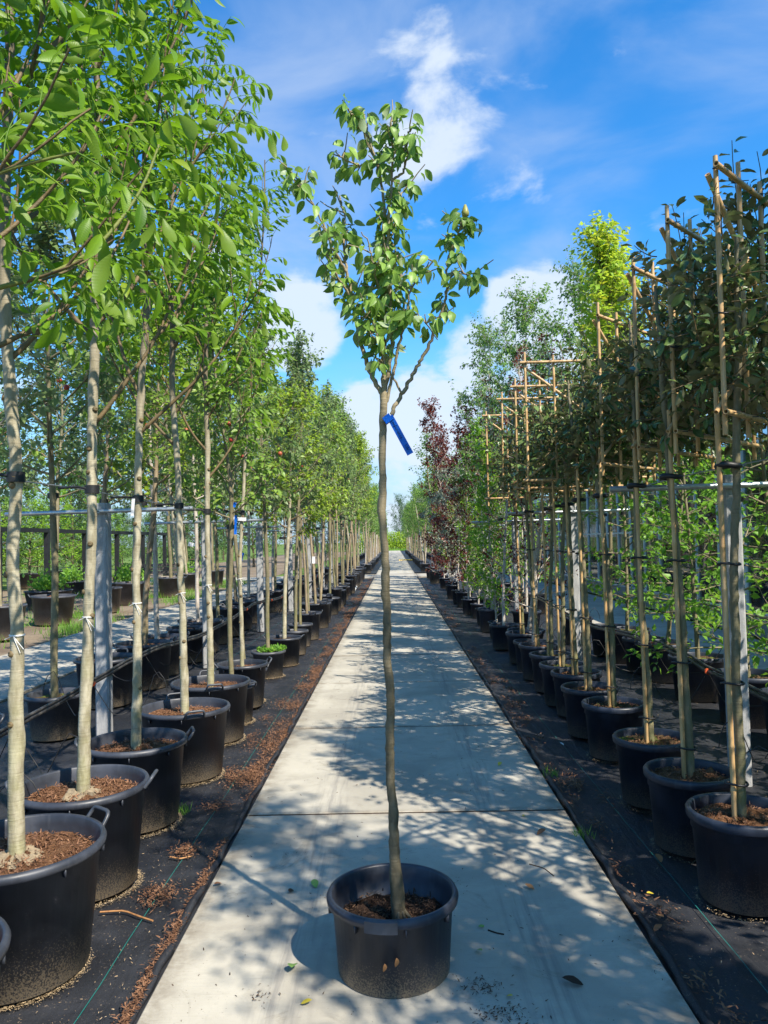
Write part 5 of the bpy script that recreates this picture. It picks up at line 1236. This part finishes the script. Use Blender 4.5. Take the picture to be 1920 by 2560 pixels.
# sand fringes at the foot of the left pots
mb = MB(); rg = np.random.default_rng(97); PS = []
for (cx, cy, r_) in [(-1.44, 2.2, .235), (-1.48, 2.957, .245), (-1.52, 3.676, .25), (-1.54, 4.488, .24), (-1.5, 5.385, .255), (-1.55, 6.36, .265), (-1.5, 6.98, .18), (-1.57, 7.85, .2), (-1.55, 9.3, .17), (-1.55, 10.2, .22)] + [(1.5, 3.42, .19), (1.5, 4.0, .19), (1.53, 4.67, .19), (1.58, 5.64, .19)]:
    lft = cx < 0; m_ = 2600 if lft else 500; a = rg.uniform(0, 6.283, m_); q = r_+np.abs(rg.normal(0, .010, m_)); PS.append(np.stack([cx+q*np.cos(a), cy+q*np.sin(a), -.02+rg.uniform(0, .012, m_)+.010*np.exp(-(q-r_)/.01)], -1))
litter('sand_fringe', np.concatenate(PS), 'sand', .008, 'pale sand washed up around the feet of the front pots', 98, 'sand')
# single fallen leaves
def ground_pt(px, py, z): d = ray(px, py); return np.array([0, 0, EYE])+d*((z-EYE)/d[2])
FL = [(732, 2423, .055, 'fresh_leaf', 'light green fallen leaf lying left of the pear pot'), (766, 2510, .032, 'yellow_leaf', 'yellow-green leaf at the bottom left of the pear pot'), (787, 2213, .05, 'fresh_leaf', 'dark green curled leaf above left of the pear pot'),
      (1204, 2317, .025, 'fresh_leaf', 'small green leaf right of the pear pot beside the soil crumbs'), (1198, 2380, .03, 'fresh_leaf', 'pale green leaf just below the soil crumbs'), (1354, 2084, .05, 'dead_leaf', 'long tan leaf on the path near the right edge'),
      (1324, 2220, .04, 'dead_leaf', 'brown bark piece on the sunny path right of the pot'), (1310, 2040, .025, 'yellow_leaf', 'yellow leaf next to the slab joint on the right'), (1274, 2493, .02, 'yellow_leaf', 'tiny yellow leaf in front right of the pear pot'),
      (1250, 1912, .04, 'yellow_leaf', 'yellow leaf on the shaded path in the middle right'), (1432, 2460, .06, 'dark_chip', 'black curled leaf on the path at the bottom right'), (728, 2228, .04, 'dark_chip', 'small dark bark block left of the pear pot'),
      (1200, 1350*1.157+0, .03, 'dead_leaf', 'dry leaf lying in the sunlit stripe of the path'), (1648, 2150, .05, 'dead_leaf', 'orange maple leaf on the right fabric'), (1626, 2236, .03, 'yellow_leaf', 'bright yellow leaf on the right fabric'),
      (1648, 2290, .045, 'dead_leaf', 'tan leaf below the yellow one on the right fabric'), (1644, 2326, .04, 'dead_leaf', 'orange-brown curled leaf on the right fabric'), (1405, 1862, .035, 'white_label', 'pale dry leaf beside the third right pot'),
      (545, 2212, .035, 'dead_leaf', 'tan leaf on the concrete just inside the left edge')]
for k, (px, py, s, mt, lab) in enumerate(FL):
    z = .006 if PX0 < ground_pt(px, py, 0)[0] < PX1 else -.012; p = ground_pt(px, py, z); mb = MB(); V, F, U = LEAFV['pear', k % 4]; V = V*np.array([1, 1, .6]); V = V-np.array([0, .5, V[:, 2].min()]); mb.add(V, F, U)
    o = mb.build('fallen_leaf', mt); o.location = p; o.rotation_euler = (0, 0, k*1.7); o.scale = (s*1.25, s*1.25, s); tag(o, lab, 'leaf', 'single fallen leaves')
# twigs
for k, (pts, r_, mt, lab) in enumerate([([(250, 2280), (310, 2276), (345, 2290), (382, 2302)], .004, 'dead_leaf', 'orange-brown dry twig on the left black fabric'), ([(425, 2142), (450, 2147), (480, 2140)], .004, 'dead_leaf', 'reddish leaf stalk on the left fabric beside a litter clump'),
                                        ([(1220, 2325), (1240, 2332), (1260, 2336)], .003, 'dark_chip', 'thin dark twig on the path right of the crumbs'), ([(1323, 2160), (1360, 2170), (1385, 2190)], .0022, 'dark_chip', 'hair-thin twig on the sunny path')]):
    w = [ground_pt(x, y, .004 if k > 1 else -.008) for x, y in pts]; mb = MB(); add_tube(mb, smoothline(w, 10), r_, 6); tag(mb.build('twig', mt), lab, 'twig', 'loose twigs')
# mossy weeds on the small pot
rg = np.random.default_rng(120); n_ = 700; mb = MB(); q = .17*np.sqrt(rg.uniform(0, 1, n_)); a = rg.uniform(0, 6.28, n_)
P = np.stack([-1.52+q*np.cos(a), 9.3+q*np.sin(a), .30+rg.uniform(0, .03, n_)], -1); add_leaves(mb, P, np.array([0, 0, .6])+rg.normal(0, .6, (n_, 3)), rg.normal(0, 1, (n_, 3)), rg.uniform(.02, .05, n_), T_LO); o = mb.build('weeds', 'weed'); o['kind'] = 'stuff'; tag(o, 'moss and little weeds topping the small dusty pot', 'weeds')
# white pipe and yellow strap
mb = MB(); add_tube(mb, [ground_pt(887, 1474, .03), ground_pt(903, 1446, .03)], .035, 10); tag(mb.build('plastic_pipe', 'white_pvc'), 'white plastic pipe lying on the fabric at the far left path edge', 'pipe')
mb = MB(); a_ = np.array([.35, 61, .03]); add_tube(mb, smoothline([a_, a_+(.6, .4, .01), a_+(1.1, -.2, 0), a_+(1.5, 0, 0)], 12), .05, 8); tag(mb.build('hose_end', 'yellow_strap'), 'yellow hose lying across the far path', 'hose')
# labels and ribbons among the trunks
def paper(px, py, w, h, Y, mt, lab, cat, rot=0):
    c = at(px, py, Y); mb = MB(); add_box(mb, (0, 0, 0), (w, .0015, h)); o = mb.build('plant_label', mt, None, False); o.location = c; o.rotation_euler = (.1, rot, .15); tag(o, lab, cat, 'labels tied between the left trunks')
paper(593, 1297, .175, .035, 7.55, 'white_label', 'blank white strip label tied across two thin left trunks', 'label', .08)
paper(589, 1312, .026, .19, 7.5, 'blue_tag', 'blue ribbon hanging over the white strip label', 'ribbon', .05)
paper(586, 1262, .03, .05, 7.5, 'blue_tag', 'short blue ribbon end above the white strip label', 'ribbon', .3)
paper(415, 1275, .025, .13, 8.0, 'white_label', 'narrow white tag hanging left of the fourth walnut trunk', 'label', -.25)
paper(332, 1268, .018, .10, 4.4, 'white_label', 'small white tag on the third walnut trunk at wire height', 'label', .1)
paper(477, 1361, .10, .08, 15, 'white_label', 'white card hanging in the trees behind the fifth walnut', 'label', .3)
paper(599, 1366, .13, .14, 14, 'white_label', 'white square card far behind the strip label', 'label', .1)
paper(604, 1395, .05, .2, 14, 'blue_tag', 'blue ribbon under the far white card', 'ribbon', .3)
paper(784, 1400, .05, .12, 13, 'white_label', 'tiny white tag low on a thin trunk in the left row', 'label', 0)
